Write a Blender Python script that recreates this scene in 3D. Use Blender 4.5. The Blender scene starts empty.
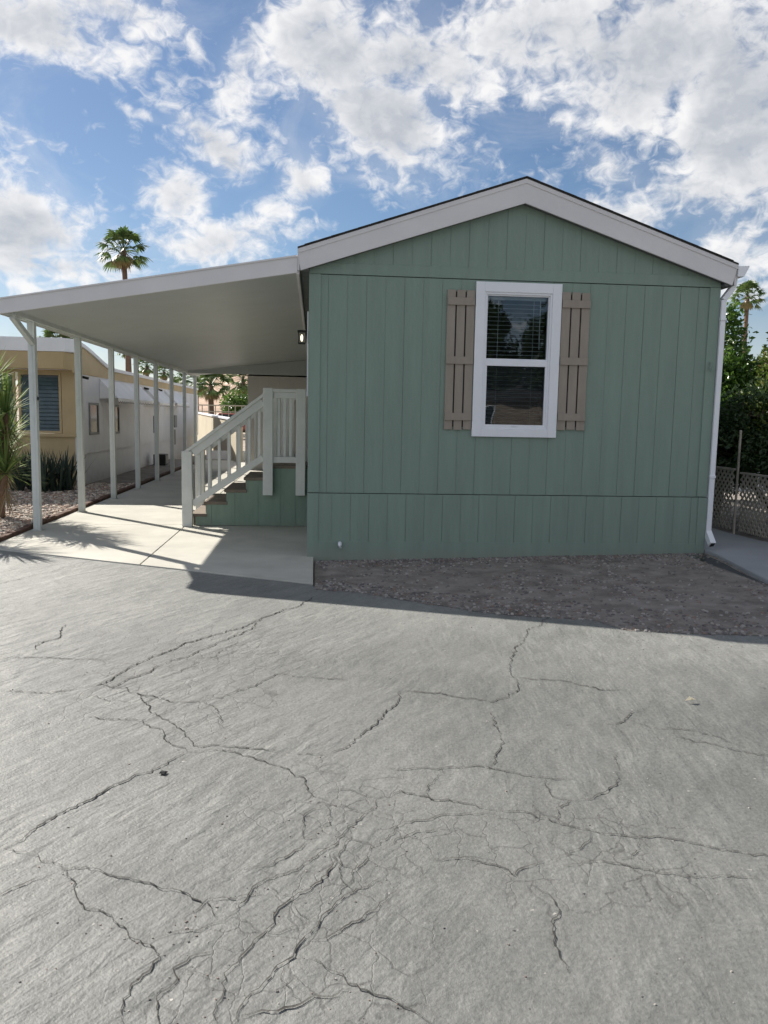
import bpy, math, random
import numpy as np
from mathutils import Vector, Matrix, noise as mnoise
random.seed(7); rng = np.random.default_rng(7)
scn = bpy.context.scene
COL = scn.collection
V = Vector

# ------------------------------------------------------------------ camera
F, PITCH, ROLL, YAW, CH = 802.4, 0.1179, 0.0195, 0.0879, 1.5
fw = V((math.sin(YAW)*math.cos(PITCH), math.cos(YAW)*math.cos(PITCH), -math.sin(PITCH)))
rt0 = V((math.cos(YAW), -math.sin(YAW), 0)); up0 = rt0.cross(fw)
rt = rt0*math.cos(ROLL) + up0*math.sin(ROLL); up = -rt0*math.sin(ROLL) + up0*math.cos(ROLL)
cam_d = bpy.data.cameras.new('camera'); cam = bpy.data.objects.new('camera', cam_d); COL.objects.link(cam)
M = Matrix((rt, up, -fw)).transposed().to_4x4(); M.translation = V((0, 0, CH)); cam.matrix_world = M
cam_d.sensor_fit = 'VERTICAL'; cam_d.sensor_height = 36; cam_d.lens = F*36/1024
cam_d.clip_start = 0.05; cam_d.clip_end = 6000
scn.camera = cam
def ground_pt(u, v, z=0.0):            # where a measured spot lies on the ground
    d = fw + rt*((u-384)/F) - up*((v-512)/F)
    t = (z-CH)/d.z
    return d.x*t, d.y*t

# ------------------------------------------------------------------ helpers
class MB:
    def __init__(s): s.v = []; s.f = []
    def add(s, vs, fs):
        b = len(s.v); s.v += [tuple(p) for p in vs]; s.f += [tuple(i+b for i in f) for f in fs]; return s
    def box(s, x0, x1, y0, y1, z0, z1):
        return s.add([(x0,y0,z0),(x1,y0,z0),(x1,y1,z0),(x0,y1,z0),(x0,y0,z1),(x1,y0,z1),(x1,y1,z1),(x0,y1,z1)],
            [(3,2,1,0),(4,5,6,7),(0,1,5,4),(1,2,6,5),(2,3,7,6),(3,0,4,7)])
    def prism(s, poly, ext):            # planar polygon swept by ext
        n = len(poly); e = V(ext); a = [V(p) for p in poly]; b = [p+e for p in a]
        return s.add(a+b, [tuple(range(n))[::-1], tuple(range(n, 2*n))] + [(i, (i+1)%n, n+(i+1)%n, n+i) for i in range(n)])
    def beam(s, p, q, w, h, upv=(0,0,1)):   # box from p to q
        p = V(p); q = V(q); d = (q-p).normalized(); u = V(upv); sd = d.cross(u).normalized(); u = sd.cross(d).normalized()
        a = sd*w/2; b = u*h/2
        return s.add([p-a-b, p+a-b, p+a+b, p-a+b, q-a-b, q+a-b, q+a+b, q-a+b],
            [(0,1,2,3),(7,6,5,4),(0,4,5,1),(1,5,6,2),(2,6,7,3),(3,7,4,0)])
    def tube(s, pts, rads, n=8, cap=True):
        pts = [V(p) for p in pts]
        if not hasattr(rads, '__len__'): rads = [rads]*len(pts)
        vs = []; fs = []
        ref = V((0.13, 0.31, 0.94))
        for i, p in enumerate(pts):
            d = (pts[min(i+1, len(pts)-1)] - pts[max(i-1, 0)]).normalized()
            a = d.cross(ref)
            if a.length < .1: a = d.cross(V((1,0,0)))
            a.normalize(); b = d.cross(a)
            for k in range(n):
                t = 2*math.pi*k/n; vs.append(p + (a*math.cos(t)+b*math.sin(t))*rads[i])
        for i in range(len(pts)-1):
            for k in range(n):
                k2 = (k+1) % n; fs.append((i*n+k, i*n+k2, (i+1)*n+k2, (i+1)*n+k))
        if cap: fs += [tuple(range(n))[::-1], tuple(range((len(pts)-1)*n, len(pts)*n))]
        return s.add(vs, fs)
    def build(s, name, m, parent=None, origin=None, bevel=0, smooth=False, fix=True):
        o0 = V((0,0,0))
        if parent is not None:
            p = parent
            while p is not None: o0 = o0 + p.location; p = p.parent
        elif origin is not None: o0 = V(origin)
        me = bpy.data.meshes.new(name)
        a = np.array(s.v, dtype=np.float64) - np.array(o0)
        me.from_pydata([tuple(q) for q in a.tolist()], [], s.f)
        if fix:
            import bmesh
            bm = bmesh.new(); bm.from_mesh(me); bmesh.ops.recalc_face_normals(bm, faces=bm.faces); bm.to_mesh(me); bm.free()
        me.materials.append(m)
        if smooth: me.polygons.foreach_set('use_smooth', [True]*len(me.polygons))
        me.update()
        o = bpy.data.objects.new(name, me); COL.objects.link(o)
        if parent is not None: o.parent = parent
        elif origin is not None: o.location = origin
        if bevel:
            md = o.modifiers.new('bevel', 'BEVEL'); md.width = bevel; md.segments = 2; md.limit_method = 'ANGLE'
        return o

def tag(o, label=None, cat=None, group=None, kind=None):
    if label: o['label'] = label
    if cat: o['category'] = cat
    if group: o['group'] = group
    if kind: o['kind'] = kind
    return o
def empty(name, loc, label=None, cat=None, group=None):
    o = bpy.data.objects.new(name, None); COL.objects.link(o); o.location = loc; o.empty_display_size = .2
    return tag(o, label, cat, group)
def copy_tree(o, parent=None):
    c = o.copy(); COL.objects.link(c); c.parent = parent
    for ch in list(o.children): copy_tree(ch, c)
    return c

# ------------------------------------------------------------------ materials
def mat(name, col, rough=.7, var=.12, scale=3., bump=0., bscale=60., col2=None, metal=0., stretch=None, spec=.35, trans=0.):
    m = bpy.data.materials.new(name); m.use_nodes = True; nt = m.node_tree; N = nt.nodes; L = nt.links
    b = N['Principled BSDF']; b.inputs['Roughness'].default_value = rough; b.inputs['Metallic'].default_value = metal
    b.inputs['Specular IOR Level'].default_value = spec
    tc = N.new('ShaderNodeTexCoord'); mp = N.new('ShaderNodeMapping'); L.new(tc.outputs['Object'], mp.inputs[0])
    if stretch: mp.inputs['Scale'].default_value = stretch
    n = N.new('ShaderNodeTexNoise'); n.inputs['Scale'].default_value = scale; n.inputs['Detail'].default_value = 6; n.inputs['Roughness'].default_value = .62
    L.new(mp.outputs[0], n.inputs['Vector'])
    r = N.new('ShaderNodeValToRGB'); L.new(n.outputs[0], r.inputs[0])
    c = col; k = var
    r.color_ramp.elements[0].position = .3; r.color_ramp.elements[1].position = .7
    lo = [x*(1-k) for x in c[:3]]+[1]; hi = list(col2)+[1] if col2 else [min(1, x*(1+k)) for x in c[:3]]+[1]
    r.color_ramp.elements[0].color = lo; r.color_ramp.elements[1].color = hi
    L.new(r.outputs[0], b.inputs['Base Color'])
    if bump:
        n2 = N.new('ShaderNodeTexNoise'); n2.inputs['Scale'].default_value = bscale; n2.inputs['Detail'].default_value = 4
        L.new(mp.outputs[0], n2.inputs['Vector'])
        bp = N.new('ShaderNodeBump'); bp.inputs['Strength'].default_value = bump; bp.inputs['Distance'].default_value = .01
        L.new(n2.outputs[0], bp.inputs['Height']); L.new(bp.outputs[0], b.inputs['Normal'])
    return m
def leaf_mat(name, col, col2, scale=.9, trans=.35, rough=.45, brown=None):
    m = bpy.data.materials.new(name); m.use_nodes = True; nt = m.node_tree; N = nt.nodes; L = nt.links
    b = N['Principled BSDF']; b.inputs['Roughness'].default_value = rough; b.inputs['Specular IOR Level'].default_value = .4
    g = N.new('ShaderNodeNewGeometry'); r = N.new('ShaderNodeValToRGB'); L.new(g.outputs['Random Per Island'], r.inputs[0])
    r.color_ramp.elements[0].color = list(col)+[1]; r.color_ramp.elements[1].color = list(col2)+[1]
    if brown:
        e = r.color_ramp.elements.new(.93); e.color = list(col2)+[1]; r.color_ramp.elements[-1].color = list(brown)+[1]
    L.new(r.outputs[0], b.inputs['Base Color'])
    t = N.new('ShaderNodeBsdfTranslucent'); L.new(r.outputs[0], t.inputs[0])
    mx = N.new('ShaderNodeMixShader'); mx.inputs[0].default_value = trans
    L.new(b.outputs[0], mx.inputs[1]); L.new(t.outputs[0], mx.inputs[2]); L.new(mx.outputs[0], N['Material Output'].inputs[0])
    return m

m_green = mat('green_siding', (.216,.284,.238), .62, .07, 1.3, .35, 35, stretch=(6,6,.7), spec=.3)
m_green2 = mat('green_stair_skirt', (.215,.295,.235), .65, .1, 2, .3, 40, stretch=(4,4,1))
m_fascia = mat('white_fascia_paint', (.66,.64,.64), .5, .05, 2, .1, 30)
m_white = mat('white_vinyl', (.78,.79,.82), .35, .03, 3)
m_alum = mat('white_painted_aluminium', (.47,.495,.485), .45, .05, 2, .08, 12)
m_post = mat('pale_post_paint', (.60,.63,.61), .5, .08, 4)
m_rail = mat('pale_grey_rail_paint', (.66,.67,.63), .6, .07, 5, .1, 60)
m_taupe = mat('taupe_shutter_paint', (.30,.255,.21), .6, .08, 5, .15, 60, stretch=(3,3,.6))
m_shingle = mat('dark_roof_shingle', (.045,.043,.042), .95, .35, 25, .8, 90)
m_dark = mat('dark_void', (.02,.02,.022), .8, .1)
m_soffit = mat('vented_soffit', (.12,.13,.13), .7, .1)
m_black = mat('black_metal', (.015,.015,.015), .4, .1)
m_tread = mat('brown_composite_tread', (.19,.155,.12), .7, .2, 8, .2, 60)
m_shed = mat('pale_grey_shed_panel', (.60,.57,.53), .6, .05, 1)
m_tan = mat('tan_trailer_paint', (.47,.36,.20), .6, .1, 1.5, .1, 30)
m_trail = mat('white_trailer_metal', (.66,.67,.69), .45, .07, 1.2, .1, 8)
m_trailroof = mat('white_roof_coating', (.74,.74,.74), .6, .08, 1.5)
m_win = mat('dark_window_glass', (.03,.04,.048), .12, .2, spec=.35)
m_louvre = mat('jalousie_glass', (.08,.12,.135), .2, .25, 4, spec=.45)
m_brick = mat('brown_edging', (.11,.062,.045), .9, .35, 9, .4, 50)
m_lat = mat('weathered_lattice_wood', (.44,.39,.33), .8, .2, 6)
m_trunk = mat('palm_trunk_bark', (.16,.105,.075), .9, .3, 6, .6, 20)
m_bark = mat('tree_bark', (.10,.075,.055), .9, .3, 6, .6, 20)
m_stone = mat('river_pebble', (.34,.28,.24), .85, .45, 14, 0)
m_beige = mat('beige_block_wall', (.46,.41,.31), .85, .1, 1)
m_hill = mat('desert_hillside', (.36,.25,.18), .95, .35, .02, 0)
m_red = mat('faded_red_paint', (.42,.12,.10), .4, .1)
m_grey = mat('grey_metal_box', (.22,.23,.23), .5, .15)
m_litter = mat('dry_leaf', (.70,.64,.48), .8, .2, 30)
m_bulb = bpy.data.materials.new('warm_bulb'); m_bulb.use_nodes = True
_b = m_bulb.node_tree.nodes['Principled BSDF']; _b.inputs['Emission Color'].default_value = (1,.86,.6,1); _b.inputs['Emission Strength'].default_value = 1.3

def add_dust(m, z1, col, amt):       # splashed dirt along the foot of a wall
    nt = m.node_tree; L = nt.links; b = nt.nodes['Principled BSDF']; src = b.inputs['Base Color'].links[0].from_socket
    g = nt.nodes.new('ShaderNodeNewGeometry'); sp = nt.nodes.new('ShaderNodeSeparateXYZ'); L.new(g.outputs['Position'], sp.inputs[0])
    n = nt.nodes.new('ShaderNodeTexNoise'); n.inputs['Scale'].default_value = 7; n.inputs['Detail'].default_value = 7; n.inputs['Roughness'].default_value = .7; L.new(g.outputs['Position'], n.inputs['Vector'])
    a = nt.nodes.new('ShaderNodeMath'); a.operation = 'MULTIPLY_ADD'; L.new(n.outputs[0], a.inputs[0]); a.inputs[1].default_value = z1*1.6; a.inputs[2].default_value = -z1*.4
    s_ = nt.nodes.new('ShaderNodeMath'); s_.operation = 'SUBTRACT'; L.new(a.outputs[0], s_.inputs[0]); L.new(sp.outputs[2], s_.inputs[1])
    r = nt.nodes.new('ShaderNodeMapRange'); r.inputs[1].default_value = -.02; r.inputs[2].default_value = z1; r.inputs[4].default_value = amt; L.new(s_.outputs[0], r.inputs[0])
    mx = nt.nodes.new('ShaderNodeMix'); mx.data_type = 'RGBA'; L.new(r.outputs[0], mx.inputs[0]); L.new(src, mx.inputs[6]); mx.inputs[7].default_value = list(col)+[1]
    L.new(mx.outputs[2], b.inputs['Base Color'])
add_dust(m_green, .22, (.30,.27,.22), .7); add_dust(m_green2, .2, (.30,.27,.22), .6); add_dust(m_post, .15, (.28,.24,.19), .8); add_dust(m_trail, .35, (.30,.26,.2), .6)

# pebbles with a colour of their own each
def island_mat(name, cols, rough=.85):
    m = bpy.data.materials.new(name); m.use_nodes = True; N = m.node_tree.nodes; L = m.node_tree.links
    b = N['Principled BSDF']; b.inputs['Roughness'].default_value = rough
    g = N.new('ShaderNodeNewGeometry'); r = N.new('ShaderNodeValToRGB'); r.color_ramp.interpolation = 'CONSTANT'
    L.new(g.outputs['Random Per Island'], r.inputs[0])
    while len(r.color_ramp.elements) < len(cols): r.color_ramp.elements.new(.5)
    for i, c in enumerate(cols):
        r.color_ramp.elements[i].position = i/len(cols); r.color_ramp.elements[i].color = list(c)+[1]
    L.new(r.outputs[0], b.inputs['Base Color']); return m
m_pink = island_mat('pink_and_tan_pebbles', [(.46,.35,.28),(.34,.28,.24),(.58,.50,.42),(.24,.20,.18),(.40,.27,.21),(.62,.57,.50)])
m_chip = island_mat('grey_gravel_chips', [(.22,.20,.19),(.14,.13,.125),(.30,.28,.26),(.18,.15,.13),(.36,.33,.30),(.12,.11,.105),(.22,.16,.13)])

def nd(nt, t, **kw):
    n = nt.nodes.new(t)
    for k, v in kw.items(): setattr(n, k, v)
    return n
def asphalt_mat():
    m = bpy.data.materials.new('worn_asphalt'); m.use_nodes = True; nt = m.node_tree; L = nt.links
    b = nt.nodes['Principled BSDF']; b.inputs['Roughness'].default_value = .62; b.inputs['Specular IOR Level'].default_value = .5
    geo = nd(nt, 'ShaderNodeNewGeometry')
    def mapping(rot, sc):
        m0 = nd(nt, 'ShaderNodeMapping'); m0.inputs['Rotation'].default_value = (0,0,rot); L.new(geo.outputs['Position'], m0.inputs[0])
        mp = nd(nt, 'ShaderNodeMapping'); mp.inputs['Scale'].default_value = sc
        L.new(m0.outputs[0], mp.inputs[0]); return mp.outputs[0]
    def noise(vec, sc, det=5, ro=.6, dist=0):
        n = nd(nt, 'ShaderNodeTexNoise'); n.inputs['Scale'].default_value = sc; n.inputs['Detail'].default_value = det
        n.inputs['Roughness'].default_value = ro; n.inputs['Distortion'].default_value = dist; L.new(vec, n.inputs['Vector']); return n.outputs[0]
    def ramp(f, a, b_, ca, cb):
        r = nd(nt, 'ShaderNodeValToRGB'); L.new(f, r.inputs[0]); r.color_ramp.elements[0].position = a; r.color_ramp.elements[1].position = b_
        r.color_ramp.elements[0].color = (ca,ca,ca,1) if not hasattr(ca,'__len__') else ca; r.color_ramp.elements[1].color = (cb,cb,cb,1) if not hasattr(cb,'__len__') else cb
        return r.outputs[0]
    def mixc(f, a, b_, mode='MIX'):
        x = nd(nt, 'ShaderNodeMix', data_type='RGBA', blend_type=mode)
        if isinstance(f, float): x.inputs[0].default_value = f
        else: L.new(f, x.inputs[0])
        L.new(a, x.inputs[6]); L.new(b_, x.inputs[7]); return x.outputs[2]
    P = mapping(0, (1,1,1))
    base = ramp(noise(P, .45, 8, .65), .32, .68, (.108,.111,.105,1), (.170,.171,.160,1))
    fine = ramp(noise(P, 55, 4, .7), .3, .7, .76, 1.22)
    mid = ramp(noise(mapping(-.95,(1,3.2,1)), 2.2, 7, .7, .4), .33, .67, .88, 1.10)
    c = mixc(1., base, fine, 'MULTIPLY'); c = mixc(1., c, mid, 'MULTIPLY')
    spots = ramp(noise(P, 19, 3, .5), .69, .75, 1., .62); c = mixc(1., c, spots, 'MULTIPLY')
    pale = ramp(noise(P, 33, 2, .5), .75, .8, 0., 1.)
    pc = nd(nt, 'ShaderNodeRGB'); pc.outputs[0].default_value = (.36,.34,.31,1); c = mixc(pale, c, pc.outputs[0])
    sep = nd(nt, 'ShaderNodeSeparateXYZ'); L.new(P, sep.inputs[0])
    def mt(op, a, b=None, cc=None, clamp=False):
        n = nd(nt, 'ShaderNodeMath', operation=op); n.use_clamp = clamp
        for i, x in enumerate((a, b, cc)):
            if x is None: continue
            if isinstance(x, (int, float)): n.inputs[i].default_value = x
            else: L.new(x, n.inputs[i])
        return n.outputs[0]
    # dusty, bleached margin along the yard, and darker tyre-worn lanes
    along = mt('ADD', mt('MULTIPLY_ADD', sep.outputs[0], .44, sep.outputs[1]), mt('MULTIPLY', noise(P, .9, 5, .6), 1.6))
    dust = ramp(mt('MULTIPLY', mt('SUBTRACT', along, 5.6), .6, clamp=True), 0., 1., 1., 1.30); c = mixc(1., c, dust, 'MULTIPLY')
    # alligator cracking in the broken-up patches
    def vor(sc):
        wn_ = nd(nt, 'ShaderNodeTexNoise'); wn_.inputs['Scale'].default_value = 9; wn_.inputs['Detail'].default_value = 4; L.new(P, wn_.inputs['Vector'])
        va = nd(nt, 'ShaderNodeVectorMath', operation='MULTIPLY_ADD'); L.new(wn_.outputs['Color'], va.inputs[0]); va.inputs[1].default_value = (.12,.12,.0); L.new(P, va.inputs[2])
        sc_ = nd(nt, 'ShaderNodeMapping'); sc_.inputs['Scale'].default_value = (1.25,.8,0); L.new(va.outputs[0], sc_.inputs[0])
        vo = nd(nt, 'ShaderNodeTexVoronoi', feature='DISTANCE_TO_EDGE'); vo.inputs['Scale'].default_value = sc; L.new(sc_.outputs[0], vo.inputs['Vector']); return vo.outputs['Distance']
    zone = None
    for (u, v, rr) in ((325,880,.42),(245,965,.36),(190,690,.6),(130,690,.5),(600,838,.4),(330,800,.4),(430,835,.4),(190,650,.8),(500,850,.35),(380,960,.25)):
        gx, gy = ground_pt(u, v); dx = mt('SUBTRACT', sep.outputs[0], gx); dy = mt('SUBTRACT', sep.outputs[1], gy)
        e_ = mt('EXPONENT', mt('MULTIPLY', mt('ADD', mt('MULTIPLY', dx, dx), mt('MULTIPLY', dy, dy)), -1/(rr*rr)))
        zone = e_ if zone is None else mt('MAXIMUM', zone, e_)
    zone = mt('MULTIPLY', zone, mt('MULTIPLY_ADD', noise(P, 3.2, 4, .6), 3.4, -1.15, clamp=True))
    zone = ramp(zone, .12, .4, 0., 1.)
    line = mt('MULTIPLY', ramp(vor(6.5), .0, .032, 1., 0.), zone)
    crk = nd(nt, 'ShaderNodeRGB'); crk.outputs[0].default_value = (.05,.048,.045,1)
    c = mixc(mt('MULTIPLY', line, .62), c, crk.outputs[0])
    # trowel-like ripples running diagonally, two fields of different heading
    def ripple(rot, sc, d):
        w = nd(nt, 'ShaderNodeTexNoise'); w.inputs['Scale'].default_value = sc; w.inputs['Detail'].default_value = 3; w.inputs['Distortion'].default_value = d
        w.inputs['Roughness'].default_value = .55; L.new(mapping(rot, (1, 3.0, 1)), w.inputs['Vector']); return w.outputs[0]
    r1 = ripple(-math.radians(54), 4.4, .25); r2 = ripple(-math.radians(84), 3.6, .3)
    nx = nd(nt, 'ShaderNodeMath', operation='MULTIPLY_ADD'); L.new(noise(P, .8, 2), nx.inputs[0]); nx.inputs[1].default_value = 2.5; L.new(sep.outputs[0], nx.inputs[2])
    side = ramp(nx.outputs[0], .35, .65, 0., 1.)
    mr = nd(nt, 'ShaderNodeMapRange'); mr.inputs[1].default_value = 1.2; mr.inputs[2].default_value = 2.4; L.new(nx.outputs[0], mr.inputs[0])
    rip = nd(nt, 'ShaderNodeMix', data_type='FLOAT'); L.new(mr.outputs[0], rip.inputs[0]); L.new(r1, rip.inputs[2]); L.new(r2, rip.inputs[3])
    c = mixc(1., c, ramp(rip.outputs[0], .33, .67, .92, 1.07), 'MULTIPLY')
    b1 = nd(nt, 'ShaderNodeBump'); b1.inputs['Strength'].default_value = .62; b1.inputs['Distance'].default_value = .028
    L.new(mt('SUBTRACT', mt('MULTIPLY', rip.outputs[0], ramp(noise(P, 1.3, 4, .6), .35, .62, .25, 1.)), mt('MULTIPLY', line, .05)), b1.inputs['Height'])
    b2 = nd(nt, 'ShaderNodeBump'); b2.inputs['Strength'].default_value = .5; b2.inputs['Distance'].default_value = .006; L.new(noise(P, 85, 3, .7), b2.inputs['Height']); L.new(b1.outputs[0], b2.inputs['Normal'])
    L.new(b2.outputs[0], b.inputs['Normal']); L.new(c, b.inputs['Base Color'])
    return m
m_asph = asphalt_mat()
m_crack = mat('crack_dirt', (.045,.042,.037), .95, .5, 20)
m_crackpale = mat('crack_worn_edge', (.080,.078,.072), .95, .3, 20, .3, 60)
m_slab = mat('pale_concrete', (.45,.435,.385), .85, .13, 1.6, .2, 70)
m_walk = mat('grey_walk_concrete', (.30,.31,.32), .85, .08, 1.5, .12, 70)
m_walk_edge = m_walk
m_dirt = mat('gravelly_dirt', (.20,.172,.15), .95, .3, 4, .9, 60, col2=(.31,.28,.25))
m_ground = mat('sandy_ground', (.33,.28,.22), .95, .2, .6, .3, 20)

# ------------------------------------------------------------------ light
S = V((-.95, .985, 1.0)).normalized()
sd = bpy.data.lights.new('sun', 'SUN'); sd.energy = 5.0; sd.angle = math.radians(.53); sd.color = (1, .945, .86)
so = bpy.data.objects.new('sun', sd); COL.objects.link(so); so.rotation_euler = S.to_track_quat('Z', 'Y').to_euler(); so.location = (-20, 20, 30)
EL = math.asin(S.z); AZ = math.atan2(S.x, S.y)

def build_world():
    w = bpy.data.worlds.new('World'); scn.world = w; w.use_nodes = True; nt = w.node_tree; L = nt.links
    for n in list(nt.nodes): nt.nodes.remove(n)
    out = nd(nt, 'ShaderNodeOutputWorld')
    sky = nd(nt, 'ShaderNodeTexSky', sky_type='NISHITA'); sky.sun_disc = False
    sky.sun_elevation = EL; sky.sun_rotation = AZ; sky.air_density = 1.0; sky.dust_density = .3; sky.ozone_density = 4.0
    bg1 = nd(nt, 'ShaderNodeBackground'); bg1.inputs[1].default_value = SKY_STR; L.new(sky.outputs[0], bg1.inputs[0])
    tc = nd(nt, 'ShaderNodeTexCoord'); sp = nd(nt, 'ShaderNodeSeparateXYZ'); L.new(tc.outputs['Generated'], sp.inputs[0])
    def mth(op, a, b=None, c=None, clamp=False):
        n = nd(nt, 'ShaderNodeMath', operation=op); n.use_clamp = clamp
        for i, x in enumerate((a, b, c)):
            if x is None: continue
            if isinstance(x, (int, float)): n.inputs[i].default_value = x
            else: L.new(x, n.inputs[i])
        return n.outputs[0]
    az = mth('ARCTAN2', sp.outputs[0], sp.outputs[1]); el = mth('ARCSINE', sp.outputs[2])
    az = mth('MULTIPLY', az, 180/math.pi); el = mth('MULTIPLY', el, 180/math.pi)
    cb = nd(nt, 'ShaderNodeCombineXYZ'); L.new(az, cb.inputs[0]); L.new(el, cb.inputs[1])
    def noise(vec, sc, det, ro, dist=0., off=0.):
        mp = nd(nt, 'ShaderNodeMapping'); mp.inputs['Location'].default_value = (off, off*.7, off*.3); mp.inputs['Scale'].default_value = (1, 1.35, 1)
        L.new(vec, mp.inputs[0])
        n = nd(nt, 'ShaderNodeTexNoise'); n.inputs['Scale'].default_value = sc; n.inputs['Detail'].default_value = det
        n.inputs['Roughness'].default_value = ro; n.inputs['Distortion'].default_value = dist; L.new(mp.outputs[0], n.inputs['Vector']); return n
    wn = noise(cb.outputs[0], .14, 4, .55)
    wv = nd(nt, 'ShaderNodeVectorMath', operation='MULTIPLY_ADD'); L.new(wn.outputs['Color'], wv.inputs[0]); wv.inputs[1].default_value = (5,4.4,0); wv.inputs[2].default_value = (-2.5,-2.2,0)
    wa = nd(nt, 'ShaderNodeVectorMath', operation='ADD'); L.new(cb.outputs[0], wa.inputs[0]); L.new(wv.outputs[0], wa.inputs[1])
    ws = nd(nt, 'ShaderNodeSeparateXYZ'); L.new(wa.outputs[0], ws.inputs[0])
    # clouds, each by the bearing and elevation it stands at (degrees): az, el, half-width, half-height, tilt, weight
    dens = None
    for (a, e, ra, re, tl, wt) in CLOUDS:
        c, s = math.cos(math.radians(tl)), math.sin(math.radians(tl))
        da = mth('SUBTRACT', ws.outputs[0], a); de = mth('SUBTRACT', ws.outputs[1], e)
        x = mth('ADD', mth('MULTIPLY', da, c/ra), mth('MULTIPLY', de, s/ra)); y = mth('ADD', mth('MULTIPLY', da, -s/re), mth('MULTIPLY', de, c/re))
        r2 = mth('ADD', mth('MULTIPLY', x, x), mth('MULTIPLY', y, y))
        g = mth('MULTIPLY', mth('EXPONENT', mth('MULTIPLY', r2, -1.)), wt)
        dens = g if dens is None else mth('MAXIMUM', dens, g)
    # the rest of the sky, out of the picture, gets scattered cloud as well
    far = mth('SUBTRACT', 1., mth('EXPONENT', mth('MULTIPLY', mth('ADD', mth('MULTIPLY', mth('MULTIPLY', az, az), 1/1600.), mth('MULTIPLY', mth('MULTIPLY', el, el), 1/1300.)), -1.)))
    dens = mth('ADD', dens, mth('MULTIPLY', far, .45))
    def fields(vec):
        a_ = noise(vec, .22, 10, .58, .25); b_ = noise(vec, .8, 8, .56, .9, 31.)
        return mth('ADD', mth('MULTIPLY', mth('SUBTRACT', a_.outputs[0], .5), 1.9), mth('MULTIPLY', mth('SUBTRACT', b_.outputs[0], .5), 1.0))
    nn = fields(cb.outputs[0]); D = mth('ADD', dens, nn)
    # the same field a little nearer the sun: where it is thinner there, the edge is lit
    off = nd(nt, 'ShaderNodeVectorMath', operation='ADD'); L.new(cb.outputs[0], off.inputs[0]); off.inputs[1].default_value = (-.75, .75, 0)
    nn2 = fields(off.outputs[0])
    def sstep(x, a, b):
        n = nd(nt, 'ShaderNodeMapRange', interpolation_type='SMOOTHSTEP'); n.inputs[1].default_value = a; n.inputs[2].default_value = b; L.new(x, n.inputs[0]); return n.outputs[0]
    al = sstep(D, .26, .90)
    lit = mth('MULTIPLY', mth('SUBTRACT', nn, nn2), .75)
    thick = sstep(mth('ADD', mth('MULTIPLY', dens, .9), mth('MULTIPLY', nn, .25)), .45, 1.0)
    shade = mth('SUBTRACT', mth('MULTIPLY', thick, .95), lit, clamp=True)
    mx = nd(nt, 'ShaderNodeMix', data_type='RGBA'); L.new(shade, mx.inputs[0]); mx.inputs[6].default_value = (1,.99,.985,1); mx.inputs[7].default_value = (.55,.58,.63,1)
    # unseen front-lit clouds, brightened behind the camera to fill shade; sunward ones are dimmer
    front = sstep(sp.outputs[1], .45, -.35)
    bg2 = nd(nt, 'ShaderNodeBackground'); L.new(mth('MULTIPLY_ADD', front, CLOUD_FILL-CLOUD_STR, CLOUD_STR), bg2.inputs[1]); L.new(mx.outputs[2], bg2.inputs[0])
    veil = mth('MULTIPLY', sstep(el, 11., 1.), .32)
    n4 = noise(cb.outputs[0], .10, 8, .65, 1.0, 11.)
    veil = mth('ADD', veil, mth('MULTIPLY', sstep(n4.outputs[0], .5, .8), .2))
    veil = mth('ADD', veil, mth('MULTIPLY', sstep(dens, .25, .8), .16))
    a2 = mth('MAXIMUM', mth('MULTIPLY', al, .95), veil, clamp=True)
    below = sstep(el, -1.5, 0.); a2 = mth('MULTIPLY', a2, below)
    ms = nd(nt, 'ShaderNodeMixShader'); L.new(a2, ms.inputs[0]); L.new(bg1.outputs[0], ms.inputs[1]); L.new(bg2.outputs[0], ms.inputs[2])
    L.new(ms.outputs[0], out.inputs[0])
    w.cycles.sampling_method = 'MANUAL'; w.cycles.sample_map_resolution = 1024
SKY_STR = .052; CLOUD_STR = .57; CLOUD_FILL = .88
def azel(u, v):
    d = (fw + rt*((u-384)/F) - up*((v-512)/F)).normalized()
    return math.degrees(math.atan2(d.x, d.y)), math.degrees(math.asin(d.z))
_K = 802/57.3
CLOUDS = []
for (u, v, ru, rv, tl, wt) in [
    (30,20,95,30,-5,.75),(110,8,90,22,0,.55),(170,30,60,16,-20,.32),(20,222,85,48,-10,.85),(60,268,110,34,0,.72),(85,55,24,9,-35,.55),
    (150,112,28,8,-25,.5),(215,142,48,24,-30,.85),(300,172,34,44,0,.72),(182,195,40,36,10,.72),(215,240,100,28,5,.7),(275,215,36,32,0,.6),(10,128,55,9,-8,.32),
    (245,70,36,50,-20,.62),(330,60,75,55,-25,.85),(385,125,76,46,-10,.95),(410,60,95,50,0,.82),(540,35,120,50,0,.66),(470,70,60,34,0,.55),(650,55,110,58,0,.86),(750,110,70,85,0,.86),
    (570,110,40,20,0,.4),(610,165,46,26,-15,.6),(690,195,70,34,-15,.62),(625,222,60,24,-10,.62),(735,240,50,45,0,.55),(380,10,120,24,0,.5),(310,245,60,14,8,.3),(460,190,14,9,0,.25)]:
    a, e = azel(u, v); CLOUDS.append((a, e, ru/_K, rv/_K, tl, wt))
build_world()

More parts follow.
